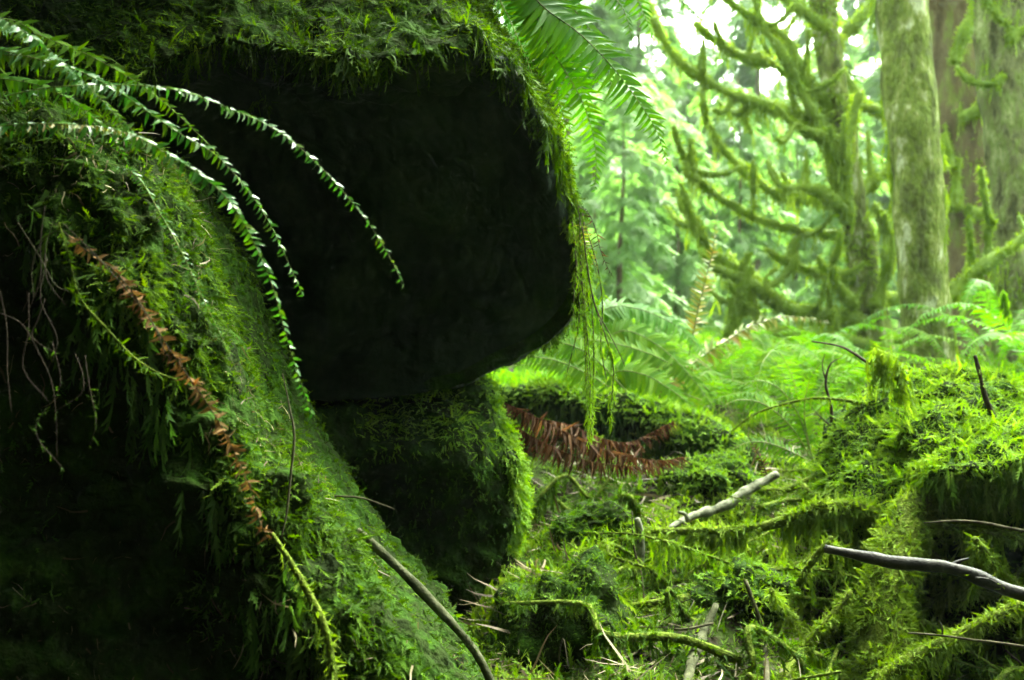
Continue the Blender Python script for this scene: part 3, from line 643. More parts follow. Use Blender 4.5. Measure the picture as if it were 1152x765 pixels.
# near-ground fern with white-lit leaflets, in front of the stump
f5 = thing('sword_fern', 'low sword fern with thin pale fronds at the foot of the mossy stump', 'fern', G(905, 505), 'sword ferns on the forest floor')
for tr in ([(915, 520), (890, 480), (860, 455), (830, 450), (805, 462)], [(915, 520), (900, 470), (880, 440), (855, 428), (828, 434)], [(915, 520), (870, 500), (840, 498), (815, 512)], [(915, 520), (905, 470), (910, 430), (925, 405)], [(918, 520), (935, 470), (960, 440), (985, 432)]):
    add_frond(f5, traced(tr, [3.9, 3.9, 3.8]), (-.1, -.8, .7), .060, mat=M['frond_light'], droop=.2, **dict(MG, spacing=.016))

# dead brown ferns
df = thing('dead_fern', 'dead red-brown fern fronds sagging below the mossy log, beside the lower boulder', 'fern', P(575, 460, 3.5))
DG = dict(spacing=.0052, stemr=.0016, jitter=.5, rough=.35)
add_frond(df, traced([(560, 450), (600, 468), (640, 488), (675, 504), (710, 514), (745, 518), (768, 514)], [3.35, 3.4, 3.5]), (0, -.25, 1), .088, mat=M['frond_brown'], smat=M['frond_brown'], droop=.95, start=.03, wide=.6, tipw=.5, **DG)
add_frond(df, traced([(600, 470), (640, 478), (680, 494), (710, 497), (738, 484), (757, 474)], [3.6, 3.6, 3.7]), (0, -.25, 1), .080, mat=M['frond_brown'], smat=M['frond_brown'], droop=1.1, start=.05, wide=.6, tipw=.5, **DG)
add_frond(df, traced([(555, 455), (590, 486), (625, 504), (660, 518), (700, 524), (740, 526)], [3.3, 3.35, 3.4]), (0, -.3, 1), .075, mat=M['frond_brown'], smat=M['frond_brown'], droop=1.2, start=.05, wide=.6, tipw=.5, **DG)
dn = thing('dead_fern', 'withered tan and rust fern frond lying down the lip of the near boulder', 'fern', P(65, 255, 1.42))
add_frond(dn, traced([(62, 252), (95, 280), (130, 306), (160, 345), (190, 392), (215, 428), (240, 465), (262, 505), (280, 545), (292, 585), (300, 604)], [1.42, 1.36, 1.40]), (.4, -.8, .3), .019, .0036, .0009, M['frond_dead'], M['twig'], droop=.7, jitter=.65, rough=.68, start=.05, wide=1.3, tipw=.9)
de = thing('dead_fern', 'small curled brown fern sprig dangling from the right edge of the overhang', 'fern', P(650, 232, 2.6))
add_frond(de, traced([(650, 232), (662, 240), (670, 258), (675, 280), (682, 298), (690, 312)], [2.6, 2.58]), (0, -1, .2), .030, .010, .0013, M['frond_brown'], M['twig_dark'], droop=.3, jitter=.5, rough=.6, start=.2, wide=.8)
add_frond(de, traced([(650, 232), (654, 255), (660, 278), (668, 295), (672, 315)], [2.6, 2.58]), (0, -1, .2), .025, .009, .0013, M['frond_yellow'], M['twig_dark'], droop=.3, jitter=.5, rough=.6, start=.2, wide=.8)
dr_ = thing('dead_fern', 'orange dead fern frond standing among the green ferns before the branchy tree', 'fern', P(775, 400, 6.3))
add_frond(dr_, traced([(735, 455), (760, 425), (785, 405), (815, 385), (850, 365), (890, 356), (930, 362)], [6.2, 6.1, 6.0]), (0, -.7, .8), .11, .022, .003, M['frond_yellow'], M['twig'], droop=.4, jitter=.25)
add_frond(dr_, traced([(760, 470), (742, 430), (745, 405), (757, 395)], [6.2, 6.1, 6.0]), (0, -.7, .8), .06, .022, .003, M['frond_brown'], M['twig'], droop=.6, jitter=.3)
dy = thing('dying_fern', 'slender yellow-brown fern frond standing upright in front of the lowest mossy branches', 'fern', P(790, 345, 5.2))
add_frond(dy, traced([(775, 400), (785, 350), (795, 310), (803, 275), (806, 245)], [5.2, 5.1]), (.3, -1, .2), .075, .020, .0028, M['frond_yellow'], M['twig'], droop=.3, jitter=.25)
dz = thing('dead_fern', 'rust-red dead fern stub leaning at the pale stick tip', 'fern', G(866, 545))
add_frond(dz, traced([(866, 545), (858, 520), (848, 502), (842, 490)], [3.5, 3.5]), (0, -1, .3), .028, .010, .0022, M['frond_brown'], M['twig'], droop=.5, jitter=.4, start=.1)

# ------------------------------------------------------------------ sticks, roots and branches
def mossify(acc, V, T, dens, size, hang_dens=0, hang_size=(.03, .1), temps=FUZZ, wn=.7, wd=.35, clumpf=12, lo=-.85, hi=-.15):
    p, n = scatter(V, T, dens, lambda p, n: clump(p, clumpf, lo, hi, 5)); grow(acc, p, n, size, temps, wn, wd, .45)
    if hang_dens:
        p, n = scatter(V, T, hang_dens, lambda p, n: (n[:, 2] < .1) * clump(p, clumpf, -.2, .4, 6)); hang(acc, p, hang_size)
def stick(name, label, cat, pts, radii, mat, moss=None, group=None, bump=.25, side=None, seg=8, wood='wood', stuffmat='moss_yellow', bfreq=18):
    pts = [A(q) for q in pts]
    if name != 'mossy_branch':
        for i, q in enumerate(pts):
            d = q - A([0, 0, CZ]); px, py = CX + F * d[0] / d[1], CY - F * d[2] / d[1]
            if px > 590 and py > 480 and d[1] < 5:
                yh = hit(px, py, .045 + radii[min(i, len(radii) - 1)])
                if d[1] > yh: pts[i] = A([0, 0, CZ]) + d * yh / d[1]
    V, T = tube(pts, radii, n=max(6, 5 * len(pts)), seg=seg, bump=bump, bfreq=bfreq, s=int(abs(pts[0][0]) * 100) % 50)
    if moss is None and side is None:
        o = build(name, V, T, mat, loc=tuple(pts[0])); return tag(o, label, cat, group)
    r = thing(name, label, cat, pts[0], group)
    build(wood, V, T, M['under_moss'] if moss and 'lo' not in moss else mat, r)
    for sp, sr in (side or []):
        v, t = tube([A(q) for q in sp], sr, n=max(5, 4 * len(sp)), seg=6, bump=bump, bfreq=20); build('side_twig', v, t, mat, r)
    if moss:
        acc = Acc(); mossify(acc, V, T, **moss); acc.build('moss', M[stuffmat], r, kind='stuff')
    return r
def TR(pts, Y): return traced(pts, Y)
def onto(pts, off=.03): return [G(x, y, off) for x, y in pts]

stick('root', 'bare curving root running down out of the near boulder moss into the hollow', 'root', TR([(402, 596), (427, 619), (460, 651), (495, 687), (522, 717), (540, 742), (556, 775)], [1.93, 1.885, 1.86]), [.006, .0085, .0095, .0095, .009, .009, .008], M['wood_root'],
      moss=dict(dens=9000, size=(.007, .022), clumpf=12, lo=.05, hi=.45), stuffmat='moss')
stick('branch', 'dark wet bare branch lying across the mossy leaning log', 'branch', TR([(928, 617), (967, 625), (998, 631), (1033, 635), (1065, 638), (1092, 646), (1123, 659), (1155, 670), (1230, 690)], [2.50, 2.38, 2.32]), [.010, .014, .015, .016, .016, .0165, .016, .017, .017], M['wood_dark'], moss=dict(dens=2200, size=(.006, .02), clumpf=9, lo=.15, hi=.5),
      side=[(TR([(1068, 638), (1078, 632), (1090, 628)], 2.38), [.008, .005, .002]), (TR([(1098, 650), (1112, 652), (1128, 660)], 2.34), [.004, .003, .001])], bump=.16)
stick('branch', 'pale barkless stick resting on the moss beside the round moss mound', 'branch', TR([(752, 594), (768, 586), (784, 579), (805, 573), (820, 566), (838, 554), (856, 543), (874, 533)], [3.25, 3.4, 3.5]), [.006, .012, .015, .016, .018, .018, .017, .016], M['wood_pale'], bump=.28, bfreq=38, seg=12, moss=dict(dens=4000, size=(.006, .02), clumpf=8, lo=.15, hi=.5),
      side=[(TR([(774, 585), (770, 578), (763, 576)], 3.27), [.010, .007, .004])])
stick('branch', 'low mossy branch dripping moss between the pale stick and the dark branch', 'branch', TR([(715, 598), (755, 598), (798, 597), (840, 595), (868, 590), (898, 579), (932, 570), (967, 571), (1000, 580)], [3.05, 2.95, 2.85]), [.008, .011, .012, .013, .015, .017, .018, .016, .012], M['bark'],
      moss=dict(dens=38000, size=(.014, .042), hang_dens=14000, hang_size=(.03, .13)))
stick('leaning_log', 'thick mossy log leaning upright under the dark bare branch', 'log', TR([(1040, 548), (1028, 572), (1016, 598), (1006, 628), (999, 665), (994, 705), (990, 745), (986, 800)], [2.80, 2.62, 2.46]), [.024, .042, .050, .054, .056, .060, .062, .064], M['bark'], seg=14,
      moss=dict(dens=24000, size=(.014, .042), hang_dens=3000, hang_size=(.025, .08)))
stick('branch', 'slanting mossy branch running from the leaning log up below the dark branch', 'branch', TR([(1200, 655), (1147, 680), (1108, 699), (1068, 720), (1021, 744), (985, 770)], [2.4, 2.35, 2.32]), [.013, .014, .014, .015, .016, .016], M['bark'],
      moss=dict(dens=40000, size=(.010, .032), hang_dens=7000, hang_size=(.02, .07)))
stick('branch', 'mossy drooping branch beside the stump hollow above the dark branch', 'branch', TR([(1040, 592), (1085, 594), (1115, 600), (1152, 606), (1210, 622)], [2.7, 2.6]), [.006, .009, .011, .013, .014], M['bark'],
      moss=dict(dens=36000, size=(.012, .036), hang_dens=15000, hang_size=(.03, .14)))
stick('branch', 'short pale bark stick poking up at the bottom beside the low moss lump', 'branch', TR([(806, 680), (797, 700), (788, 722), (778, 745), (772, 775)], [2.55, 2.42]), [.009, .012, .013, .014, .014], M['wood_root'], moss=dict(dens=9000, size=(.008, .022), clumpf=12, lo=.0, hi=.4), bump=.4)
stick('branch', 'thin mossy branch slanting down from the dark branch end toward the bottom', 'branch', TR([(957, 664), (938, 690), (919, 710), (900, 732), (880, 768)], [2.6, 2.5]), [.007, .009, .009, .010, .011], M['bark'], moss=dict(dens=40000, size=(.010, .032), hang_dens=7000, hang_size=(.02, .07)))
stick('branch', 'stubby moss-covered branch rising to the broken end of the dark branch', 'branch', TR([(936, 604), (925, 618), (912, 634), (898, 658)], [2.62, 2.65]), [.007, .010, .010, .010], M['bark'], moss=dict(dens=24000, size=(.009, .026)))
stick('branch', 'mossy upright stick between the low moss lump and the leaning log', 'branch', TR([(838, 652), (851, 688), (860, 718), (863, 775)], [2.5, 2.42]), [.005, .006, .007, .008], M['twig'], moss=dict(dens=16000, size=(.009, .026), clumpf=9, lo=-.1, hi=.4))
stick('branch', 'dark broken branch stub showing brown wood beneath the low mossy branch', 'branch', TR([(744, 654), (776, 658), (794, 648), (815, 643), (836, 646)], [3.0, 2.95]), [.008, .013, .014, .010, .004], M['bark'], bump=.4)
stick('branch', 'short weathered stick standing upright in the moss beside a dark twig', 'branch', TR([(717, 583), (721, 605), (720, 628), (716, 645)], [3.0, 3.0]), [.010, .011, .012, .011], M['wood_pale'], moss=dict(dens=4500, size=(.008, .02), lo=.1, hi=.5), bump=.3)
stick('twig', 'thin dark twig standing upright beside the short weathered stick', 'twig', TR([(711, 575), (713, 615), (722, 650), (725, 690)], [2.9, 2.85]), [.0015, .003, .003, .0025], M['twig_dark'])
stick('branch', 'grey broken stick lying in the moss below the dead brown fronds', 'branch', TR([(660, 590), (672, 578), (684, 567)], [3.35, 3.45]), [.010, .012, .010], M['wood_pale'], bump=.3)
stick('twig', 'long bare twig slanting low across the dark mossy hollow at the bottom', 'twig', TR([(668, 760), (690, 748), (705, 740), (728, 728), (752, 720)], [2.4, 2.45]), [.002, .003, .0035, .003, .002], M['twig'], side=[(TR([(702, 740), (718, 722), (732, 702)], 2.43), [.002, .0018, .001]), (TR([(700, 741), (693, 728), (688, 716)], 2.43), [.002, .0018, .001])])
stick('twig', 'thin pale twig crossing before the slanting mossy branch', 'twig', TR([(1022, 712), (1060, 715), (1095, 720), (1130, 724), (1180, 732)], [2.3, 2.25]), [.0018, .0028, .003, .003, .003], M['twig'], side=[(TR([(1060, 715), (1060, 705), (1056, 698)], 2.29), [.002, .0018, .001])])
stick('twig', 'thin grey twig hanging in front of the stump hollow', 'twig', TR([(1040, 588), (1075, 586), (1105, 588), (1135, 594), (1190, 604)], [2.55, 2.5]), [.0015, .003, .0035, .004, .004], M['twig'])
stick('twig', 'dark forked twig standing upright between the ferns and the mossy stump', 'twig', TR([(936, 520), (936, 490), (935, 458), (929, 432), (934, 410), (947, 402)], [3.4, 3.4]), [.008, .007, .006, .004, .003, .001], M['twig_dark'], side=[(TR([(930, 430), (925, 412), (928, 398)], 3.4), [.003, .002, .001]), (TR([(935, 480), (920, 466), (908, 452)], 3.4), [.003, .002, .001])])
stick('twig', 'mossy arching twig reaching from the ferns to the mossy stump', 'twig', TR([(822, 486), (840, 472), (858, 462), (896, 451), (928, 448), (970, 453)], [3.4, 3.3]), [.002, .003, .004, .0045, .005, .006], M['twig'], moss=dict(dens=22000, size=(.008, .024), hang_dens=4500, hang_size=(.02, .06)))
stick('twig', 'bare arching twig curving above the mossy stump in front of the smooth trunk', 'twig', TR([(913, 384), (943, 389), (960, 397), (975, 407), (998, 419), (1020, 428)], [3.1, 3.0]), [.003, .004, .0045, .004, .005, .006], M['twig_dark'], moss=dict(dens=6000, size=(.006, .018), clumpf=14, lo=.0, hi=.5))
stick('twig', 'crooked dark stub standing on top of the mossy stump', 'twig', TR([(1118, 470), (1108, 445), (1102, 420), (1097, 400)], [2.95, 2.95]), [.007, .008, .007, .005], M['twig_dark'], moss=dict(dens=5000, size=(.008, .03), lo=.0, hi=.5))
stick('twig', 'slender twig standing in the moss of the near boulder', 'twig', TR([(318, 420), (325, 455), (331, 490), (327, 535), (322, 580), (316, 606)], [1.60, 1.55]), [.0007, .0012, .0017, .0019, .0019, .0015], M['twig'])
stick('twig', 'short pale twig sticking out of the near boulder into the black hollow', 'twig', TR([(376, 558), (405, 560), (428, 567), (444, 573)], [1.75, 1.72]), [.0014, .0016, .0014, .0008], M['twig'])
stick('twig', 'mossy thin root hanging over the shaded face of the near boulder', 'root', TR([(66, 250), (78, 290), (90, 335), (120, 370), (148, 400), (175, 418), (200, 428)], [1.40, 1.42]), [.0012, .0015, .0016, .0018, .0016, .0014, .001], M['twig'], moss=dict(dens=70000, size=(.006, .020), hang_dens=16000, hang_size=(.01, .04)), stuffmat='moss')
stick('twig', 'bare arched rootlet beside the withered frond on the near boulder', 'root', TR([(66, 258), (48, 270), (36, 300), (38, 335)], [1.40, 1.42]), [.0007, .0009, .0007, .0005], M['twig'])
stick('twig', 'long bare rootlet crossing the shaded lip of the near boulder', 'root', TR([(20, 250), (45, 290), (62, 320), (78, 328)], [1.42, 1.42]), [.0007, .0009, .0008, .0005], M['twig'])
stick('twig', 'drooping bare rootlet on the darkest part of the near boulder face', 'root', TR([(0, 352), (25, 365), (45, 400), (58, 430), (63, 470), (64, 515)], [1.44, 1.45]), [.0006, .0008, .0008, .0008, .0007, .0005], M['twig_dark'])
stick('twig', 'straight rust-brown stalk alongside the withered frond on the near boulder', 'twig', TR([(70, 250), (110, 290), (150, 335), (172, 365), (188, 400), (205, 422)], [1.36, 1.37]), [.0007]*5+[.0005], M['twig'])
for k in range(9):
    px, py = rng.uniform(-10, 170), rng.uniform(190, 420); px = min(px, lb_crease_x(py) - rng.uniform(5, 60)); L = rng.uniform(60, 190); Y = 1.42 + rng.uniform(-.02, .05)
    pts = TR([(px, py), (px + rng.uniform(-14, 14), py + L * .35), (px + rng.uniform(-20, 25), py + L * .7), (px + rng.uniform(-25, 35), py + L)], Y)
    stick('rootlet', 'thin rootlet trailing down the shaded face of the near boulder', 'root', pts, [.0006, .0008, .0007, .0004], M['twig_dark'], moss=dict(dens=60000, size=(.004, .014), clumpf=20, lo=-.1, hi=.4) if k % 2 else None, group='rootlets trailing down the shaded boulder face', stuffmat='moss_deep')
# a mossy ridge-root down the near boulder
stick('root', 'moss-coated root running down the near boulder below the withered frond', 'root', TR([(306, 600), (322, 625), (340, 655), (358, 690), (370, 725), (378, 790)], [1.52, 1.50, 1.48]), [.003, .004, .005, .006, .006, .006], M['twig'], moss=dict(dens=30000, size=(.006, .020), hang_dens=4000, hang_size=(.01, .04)))

# round cushions of moss
def cushion(label, px, py, Y, rx, ry, rz, mat, size=(.012, .034), dens=20000):
    c = P(px, py, Y); u = np.linspace(0, np.pi, 34)[:, None]; a = np.linspace(0, 2 * np.pi, 60, endpoint=False)[None]
    D = np.stack([np.sin(u) * np.cos(a), np.sin(u) * np.sin(a), np.cos(u) + 0 * a], -1)
    k = 1 + .30 * fbm(D * 1.0 + c, 1.8, 3, 4)[..., None] + .10 * fbm(D + c, 6, 2, 4)[..., None]
    V = (c + D * A([rx, ry, rz]) * k).reshape(-1, 3); i = np.arange(33)[:, None] * 60; j = np.arange(60)[None]; m = (j + 1) % 60
    T = quads_to_tris(np.stack([i + j, i + 60 + j, i + 60 + m, i + m], -1).reshape(-1, 4))
    r = thing('moss_cushion', label, 'moss', c - A([0, 0, rz]))
    build('soil', V, T, M['rock_moss'], r)
    acc = Acc(); p, n = scatter(V, T, dens, lambda p, n: (n[:, 2] > -.4) * (.3 + .7 * clump(p, 8, -.3, .2, 71)))
    grow(acc, p, n, size, FUZZ + FEATHERS, wn=.65, wd=.45, wr=.45); acc.build('moss', M[mat], r, kind='stuff')
cushion('round bright green moss cushion above the pale barkless stick', 800, 540, 3.75, .17, .16, .09, 'moss_bright')
cushion('low moss lump beside the dark broken branch stub at the bottom', 838, 668, 2.72, .12, .14, .075, 'moss_bright')
cushion('broad dark green moss hump at the bottom next to the black hollow', 632, 720, 2.62, .17, .20, .19, 'ground_moss', (.008, .022), 34000)
cushion('small moss cushion beneath the grey broken stick', 672, 590, 3.15, .12, .12, .07, 'ground_moss')
# branches coated in moss, tangled over the debris
tp, tn = scatter(GV, NT, 60, lambda p, n: (p[:, 1] > 2.25) & (p[:, 1] < 4.3) & (p[:, 0] > .06 * p[:, 1] + .05) & (p[:, 0] < .55 * p[:, 1]))
rng.shuffle(tp)
sx_, sy_ = CX + F * tp[:, 0] / tp[:, 1], CY - F * (tp[:, 2] - CZ) / tp[:, 1]
tp = tp[~((sx_ > 690) & (sx_ < 925) & (sy_ > 470) & (sy_ < 640))]      # the pale stick lies clear
for q in tp[:80]:
    a = rng.normal(.5, .8) if rng.random() < .6 else rng.normal(2.6, .6); L = rng.uniform(.25, .95); r0 = rng.choice([rng.uniform(.003, .008), rng.uniform(.007, .016)])
    dr = A([math.cos(a), math.sin(a) * .45, rng.uniform(-.12, .22)]); c = q + A([0, 0, rng.uniform(.02, .11)])
    pts = [c + dr * L * u + rng.normal(0, .035, 3) * (0 < k < 4) for k, u in enumerate((-.5, -.25, 0, .25, .5))]
    stick('mossy_branch', 'moss-coated fallen branch tangled in the mossy debris of the forest floor', 'branch', pts, [r0, r0, r0 * .95, r0 * .8, r0 * .5], M['twig'], seg=6,
          moss=dict(dens=26000, size=(.009, .034), hang_dens=rng.choice([1500, 5000, 11000]), hang_size=(.02, .11)), group='moss-coated branches tangled over the forest floor',
          stuffmat=['moss_yellow', 'moss_bright', 'ground_moss', 'ground_moss'][rng.integers(0, 4)])

for k in range(12):
    px, py = rng.uniform(850, 1180), rng.uniform(600, 770); Y = min(hit(px, py) - rng.uniform(.02, .25), 3.0); a = rng.choice([rng.normal(-.5, .25), rng.normal(.35, .3), rng.normal(1.2, .25)])
    L = rng.uniform(60, 150); r0 = rng.uniform(.006, .015); dx, dy = math.cos(a), math.sin(a)
    px = px if not (py < 640 and px < 900) else px + 60; pts = [P(px + dx * L * u + rng.normal(0, 5), py + dy * L * u + rng.normal(0, 5), Y + .25 * u * rng.choice([-1, 1])) for u in (-1, -.5, 0, .5, 1)]
    stick('mossy_branch', 'moss-coated fallen branch tangled in the mossy debris of the forest floor', 'branch', pts, [r0, r0, r0 * .95, r0 * .85, r0 * .6], M['twig'], seg=7,
          moss=dict(dens=30000, size=(.009, .034), hang_dens=rng.choice([3000, 9000, 14000]), hang_size=(.02, .12)), group='moss-coated branches tangled over the forest floor', stuffmat=['moss_yellow', 'moss_bright'][k % 2])

# small fallen twigs: the same to the eye, scattered over the debris
tp, tn = scatter(GV, NT, 26, lambda p, n: (p[:, 1] > 2.2) & (p[:, 1] < 4.4) & (p[:, 0] > .03 * p[:, 1]) & (p[:, 0] < .53 * p[:, 1]) )
tp = tp[:75]
for q in tp:
    a = rng.uniform(0, 6.283); L = rng.uniform(.06, .26); d = A([math.cos(a), math.sin(a), rng.uniform(-.1, .45)]) * L
    s = rng.normal(0, .025, (2, 3)); r0 = rng.uniform(.0012, .0035)
    c = q + A([0, 0, .025])
    v, t = tube([c - d / 2, c - d * .15 + s[0], c + d * .2 + s[1], c + d / 2], [r0, r0, r0 * .8, r0 * .4], n=9, seg=5)
    o = build('fallen_twig', v, t, [M['twig'], M['twig'], M['twig_dark'], M['wood_root']][rng.integers(0, 4)], loc=tuple(c))
    tag(o, 'thin fallen twig lying in the moss and needles of the forest floor', 'twig', 'thin twigs scattered over the mossy forest floor')

# mossy log behind the dead fern
LGp = TR([(545, 446), (620, 452), (690, 464), (750, 482), (800, 502), (850, 524)], [4.7, 4.4, 4.1])
V, T = tube(LGp, [.07, .085, .10, .105, .09, .06], n=40, seg=24, bump=.3, bfreq=6, s=4)
LG = thing('fallen_log', 'fallen log padded with moss sloping down behind the dead brown fern fronds', 'log', LGp[0])
build('wood', V, T, M['rock_moss'], LG)
acc = Acc(); p, n = scatter(V, T, 15000, lambda p, n: np.clip((n[:, 2] + .25) * 1.4, .04, 1) * (.3 + .7 * clump(p, 6, -.3, .2, 8)))
grow(acc, p, n, (.018, .05), wn=.7, wd=.3, wr=.45); acc.build('moss', M['moss_bright'], LG, kind='stuff')
acc = Acc(); p, n = scatter(V, T, 2200, lambda p, n: (n[:, 2] < .1)); hang(acc, p, (.03, .12), SHAGGY); acc.build('hanging_moss', M['moss_deep'], LG, kind='stuff')

# the curtain of moss strands hanging off the overhang
hm = thing('hanging_moss', 'curtain of long thin moss strands dangling from the right edge of the overhang', 'hanging moss', P(656, 240, 2.62))
strs = [([(646, 235), (650, 290), (655, 340), (658, 390), (660, 440), (661, 486)], 1.0), ([(655, 240), (660, 300), (666, 350), (668, 400), (667, 450), (665, 492)], 1.2), ([(652, 250), (654, 310), (660, 370), (664, 420), (663, 470)], 1.0),
        ([(660, 300), (668, 340), (680, 375), (690, 410), (688, 450), (687, 482)], .8), ([(648, 260), (650, 320), (652, 350), (648, 380), (640, 410), (637, 425)], .4), ([(650, 245), (656, 330), (660, 360), (662, 395), (672, 420)], .6),
        ([(645, 240), (640, 262), (636, 250), (634, 245)], .8), ([(655, 255), (664, 320), (672, 350), (684, 372), (697, 398), (703, 412)], .0), ([(650, 260), (657, 320), (659, 380), (662, 430), (664, 480), (662, 500)], .9),
        ([(644, 250), (648, 300), (645, 340), (647, 372)], .5), ([(657, 250), (672, 300), (678, 345), (676, 390), (683, 430)], .5)]
for q, m in strs:
    yy = rng.uniform(2.56, 2.68); pts = TR(q, yy)
    v, t = tube(pts, [.0016, .0018, .0015, .0008], n=24, seg=5)
    so = build('strand', v, t, M['twig_dark'], hm)
    if m > 0:
        acc = Acc(); C = spline(pts, 260); k = rng.random(260) < .6 * m
        for rep in range(2):
            hang(acc, C[k] + rng.normal(0, .003, (k.sum(), 3)), (.008, .030), FINE, .4)
        mo = acc.build('moss', M['moss_bright'], so); mo['kind'] = 'stuff'

# moss tuft hanging on the arching twig and pale hanging leaf
tf = Acc(); C = spline(TR([(980, 404), (988, 394), (998, 400), (1008, 412), (1018, 428)], [3.0, 3.0]), 75) + rng.normal(0, .012, (75, 3))
hang(tf, C, (.03, .15), SHAGGY, .22); hang(tf, C, (.02, .05), FINE, .9)
tag(tf.build('moss_tuft', M['moss_yellow'], loc=tuple(C[0])), 'pale moss tuft draped over the bare arching twig beside the mossy stump', 'moss')
hl = Acc()
for k in range(7):
    q = P(1128 + 1.5 * k, 325 + 5 * k, 4.0); place(hl, LEAVES, q[None], A([[rng.normal(0, .25), 0, -1]]), A([[.3 * (-1) ** k, -1, .2]]), A([.075 * (1 - .06 * k)]))
tag(hl.build('hanging_leaf', M['frond_light'], loc=tuple(P(1128, 320, 4.0))), 'drooping pale green leaf hanging in front of the pale trunk', 'leaf')

# ------------------------------------------------------------------ the mossy trees
def mossy_limb(root, name, pts, radii, sleeve=.012, hangd=700, dens=3800, bark='bark', hs=(.04, .20), dripmat='tree_moss', lump=.6, twigs=.55):
    V, T = tube(pts, [r + sleeve * (1 - .6 * i / (len(radii) - 1)) for i, r in enumerate(radii)], n=max(10, 7 * len(pts)), seg=10, bump=lump, bfreq=5.5, s=rng.integers(0, 60))
    parts = Acc(); parts.add(V, T); C = spline(pts, 40)
    for k in range(int(len(pts) * twigs)):
        i = rng.integers(6, 39); L = rng.uniform(.12, .5); d = nrm(rng.normal(0, .8, 3) + A([-.25, -.2, rng.choice([-.5, .9])]))
        v, t = tube([C[i], C[i] + d * L * .4, C[i] + d * L * .75 + A([0, 0, .06]), C[i] + d * L + A([0, 0, .16])], [.030, .026, .024, .015], n=12, seg=7, bump=.5, bfreq=8, s=k); parts.add(v, t)
    V, T = parts.get()
    b = build(name, V, T, M['tree_moss'] if sleeve else M[bark], root)
    acc = Acc()
    p, n = scatter(V, T, dens); grow(acc, p, n, (.02, .05), FEATHERS, .8, .2, .5)
    p, n = scatter(V, T, hangd, lambda p, n: (n[:, 2] < -.1) * clump(p, 3.2, .05, .5, 9)); hang(acc, p, hs, SHAGGY, .12)
    if acc.V: acc.build('moss', M[dripmat], b, kind='stuff')
    return b
MT = thing('maple_tree', 'many-branched tree whose upswept bare limbs are all sleeved in thick hanging moss', 'tree', P(985, 400, 9.0))
tk = TR([(990, 420), (982, 370), (972, 300), (958, 215), (945, 130), (930, 40), (915, -60), (890, -230), (870, -420)], [9.0, 9.0, 9.1])
V, T = tube(tk, [.22, .15, .125, .115, .11, .115, .11, .10, .08], n=60, seg=20, bump=.28, bfreq=3.5, s=3)
trk = build('trunk', V, T, M['bark_moss'], MT)
acc = Acc(); p, n = scatter(V, T, 1900, lambda p, n: clump(p, 3, -.1, .3, 4)); grow(acc, p, n, (.03, .09), FEATHERS, .7, .4, .5)
p, n = scatter(V, T, 260, lambda p, n: clump(p, 2, .0, .5, 4)); hang(acc, p + n * .02, (.06, .30), SHAGGY, .08); acc.build('moss', M['tree_moss'], trk, kind='stuff')
limbs = [([(950, 152), (900, 131), (842, 113), (802, 96), (758, 62), (734, 20)], 9.0, 8.4, .055), ([(870, 72), (832, 62), (800, 42), (782, 26)], 9.0, 8.6, .05), ([(940, 130), (912, 92), (884, 45), (850, 22), (815, -5), (790, -40)], 9.0, 8.5, .06),
         ([(950, 240), (930, 160), (905, 110), (880, 60), (858, 32)], 8.9, 8.6, .055), ([(948, 266), (882, 256), (832, 236), (786, 202), (766, 168), (757, 142)], 9.0, 8.3, .05), ([(948, 231), (872, 216), (832, 186), (808, 160), (798, 140)], 9.0, 8.5, .05),
         ([(850, 318), (822, 302), (792, 272), (776, 238), (766, 206)], 8.7, 8.2, .055), ([(975, 362), (920, 352), (882, 346), (846, 320), (806, 302), (790, 285)], 8.9, 8.3, .065), ([(965, 312), (922, 306), (884, 294), (862, 280)], 9.0, 8.6, .05),
         ([(955, 250), (950, 190), (956, 140), (968, 104)], 8.8, 8.6, .055), ([(960, 215), (985, 205), (1005, 180), (1020, 150)], 9.0, 9.3, .06),
         ([(940, 50), (965, 25), (985, -5), (1000, -40)], 9.1, 9.4, .07), ([(945, 120), (975, 120), (1000, 128), (1030, 122)], 9.1, 9.5, .05), ([(850, 365), (846, 330), (836, 305), (842, 285)], 8.6, 8.5, .045),
         ([(820, 395), (826, 350), (838, 318), (846, 300)], 8.5, 8.4, .05), ([(962, 345), (942, 320), (935, 300), (940, 285)], 8.7, 8.6, .04), ([(985, 345), (998, 300), (1000, 260), (985, 230)], 8.8, 8.7, .06),
         ([(955, 240), (925, 218), (905, 210), (885, 212)], 8.8, 8.4, .045), ([(880, 346), (865, 330), (862, 312), (874, 302)], 8.6, 8.5, .04), ([(930, 30), (900, 10), (870, -20), (850, -60)], 8.9, 8.6, .06),
         ([(948, 160), (915, 150), (890, 138), (872, 118)], 8.8, 8.5, .04), ([(972, 330), (1005, 335), (1030, 320)], 9.0, 9.2, .05), ([(980, 390), (940, 378), (905, 380), (875, 372), (850, 380)], 8.8, 8.4, .05), ([(800, 90), (790, 105), (792, 118)], 8.7, 8.6, .03), ([(842, 113), (838, 130), (845, 150)], 8.8, 8.8, .03), ([(786, 202), (775, 195), (772, 180)], 8.4, 8.4, .03), ([(905, 259), (893, 275), (888, 300)], 8.9, 8.8, .03)]
for k in range(3):
    py = rng.uniform(120, 400); tx = np.interp(py, [0, 130, 215, 300, 370], [925, 945, 958, 972, 985]); sgn = rng.choice([-1, -1, 1]); L = rng.uniform(50, 150)
    limbs.append(([(tx, py), (tx + sgn * L * .4, py + rng.uniform(-5, 18)), (tx + sgn * L * .8, py - rng.uniform(5, 40)), (tx + sgn * L, py - rng.uniform(30, 80))], 9.0, rng.uniform(8.4, 9.8), .035))
for q, y0, y1, r in limbs:
    mossy_limb(MT, 'branch', TR(q, [y0, y1]), [r * .5, r * .5, r * .42, r * .25], sleeve=.027, hangd=650)
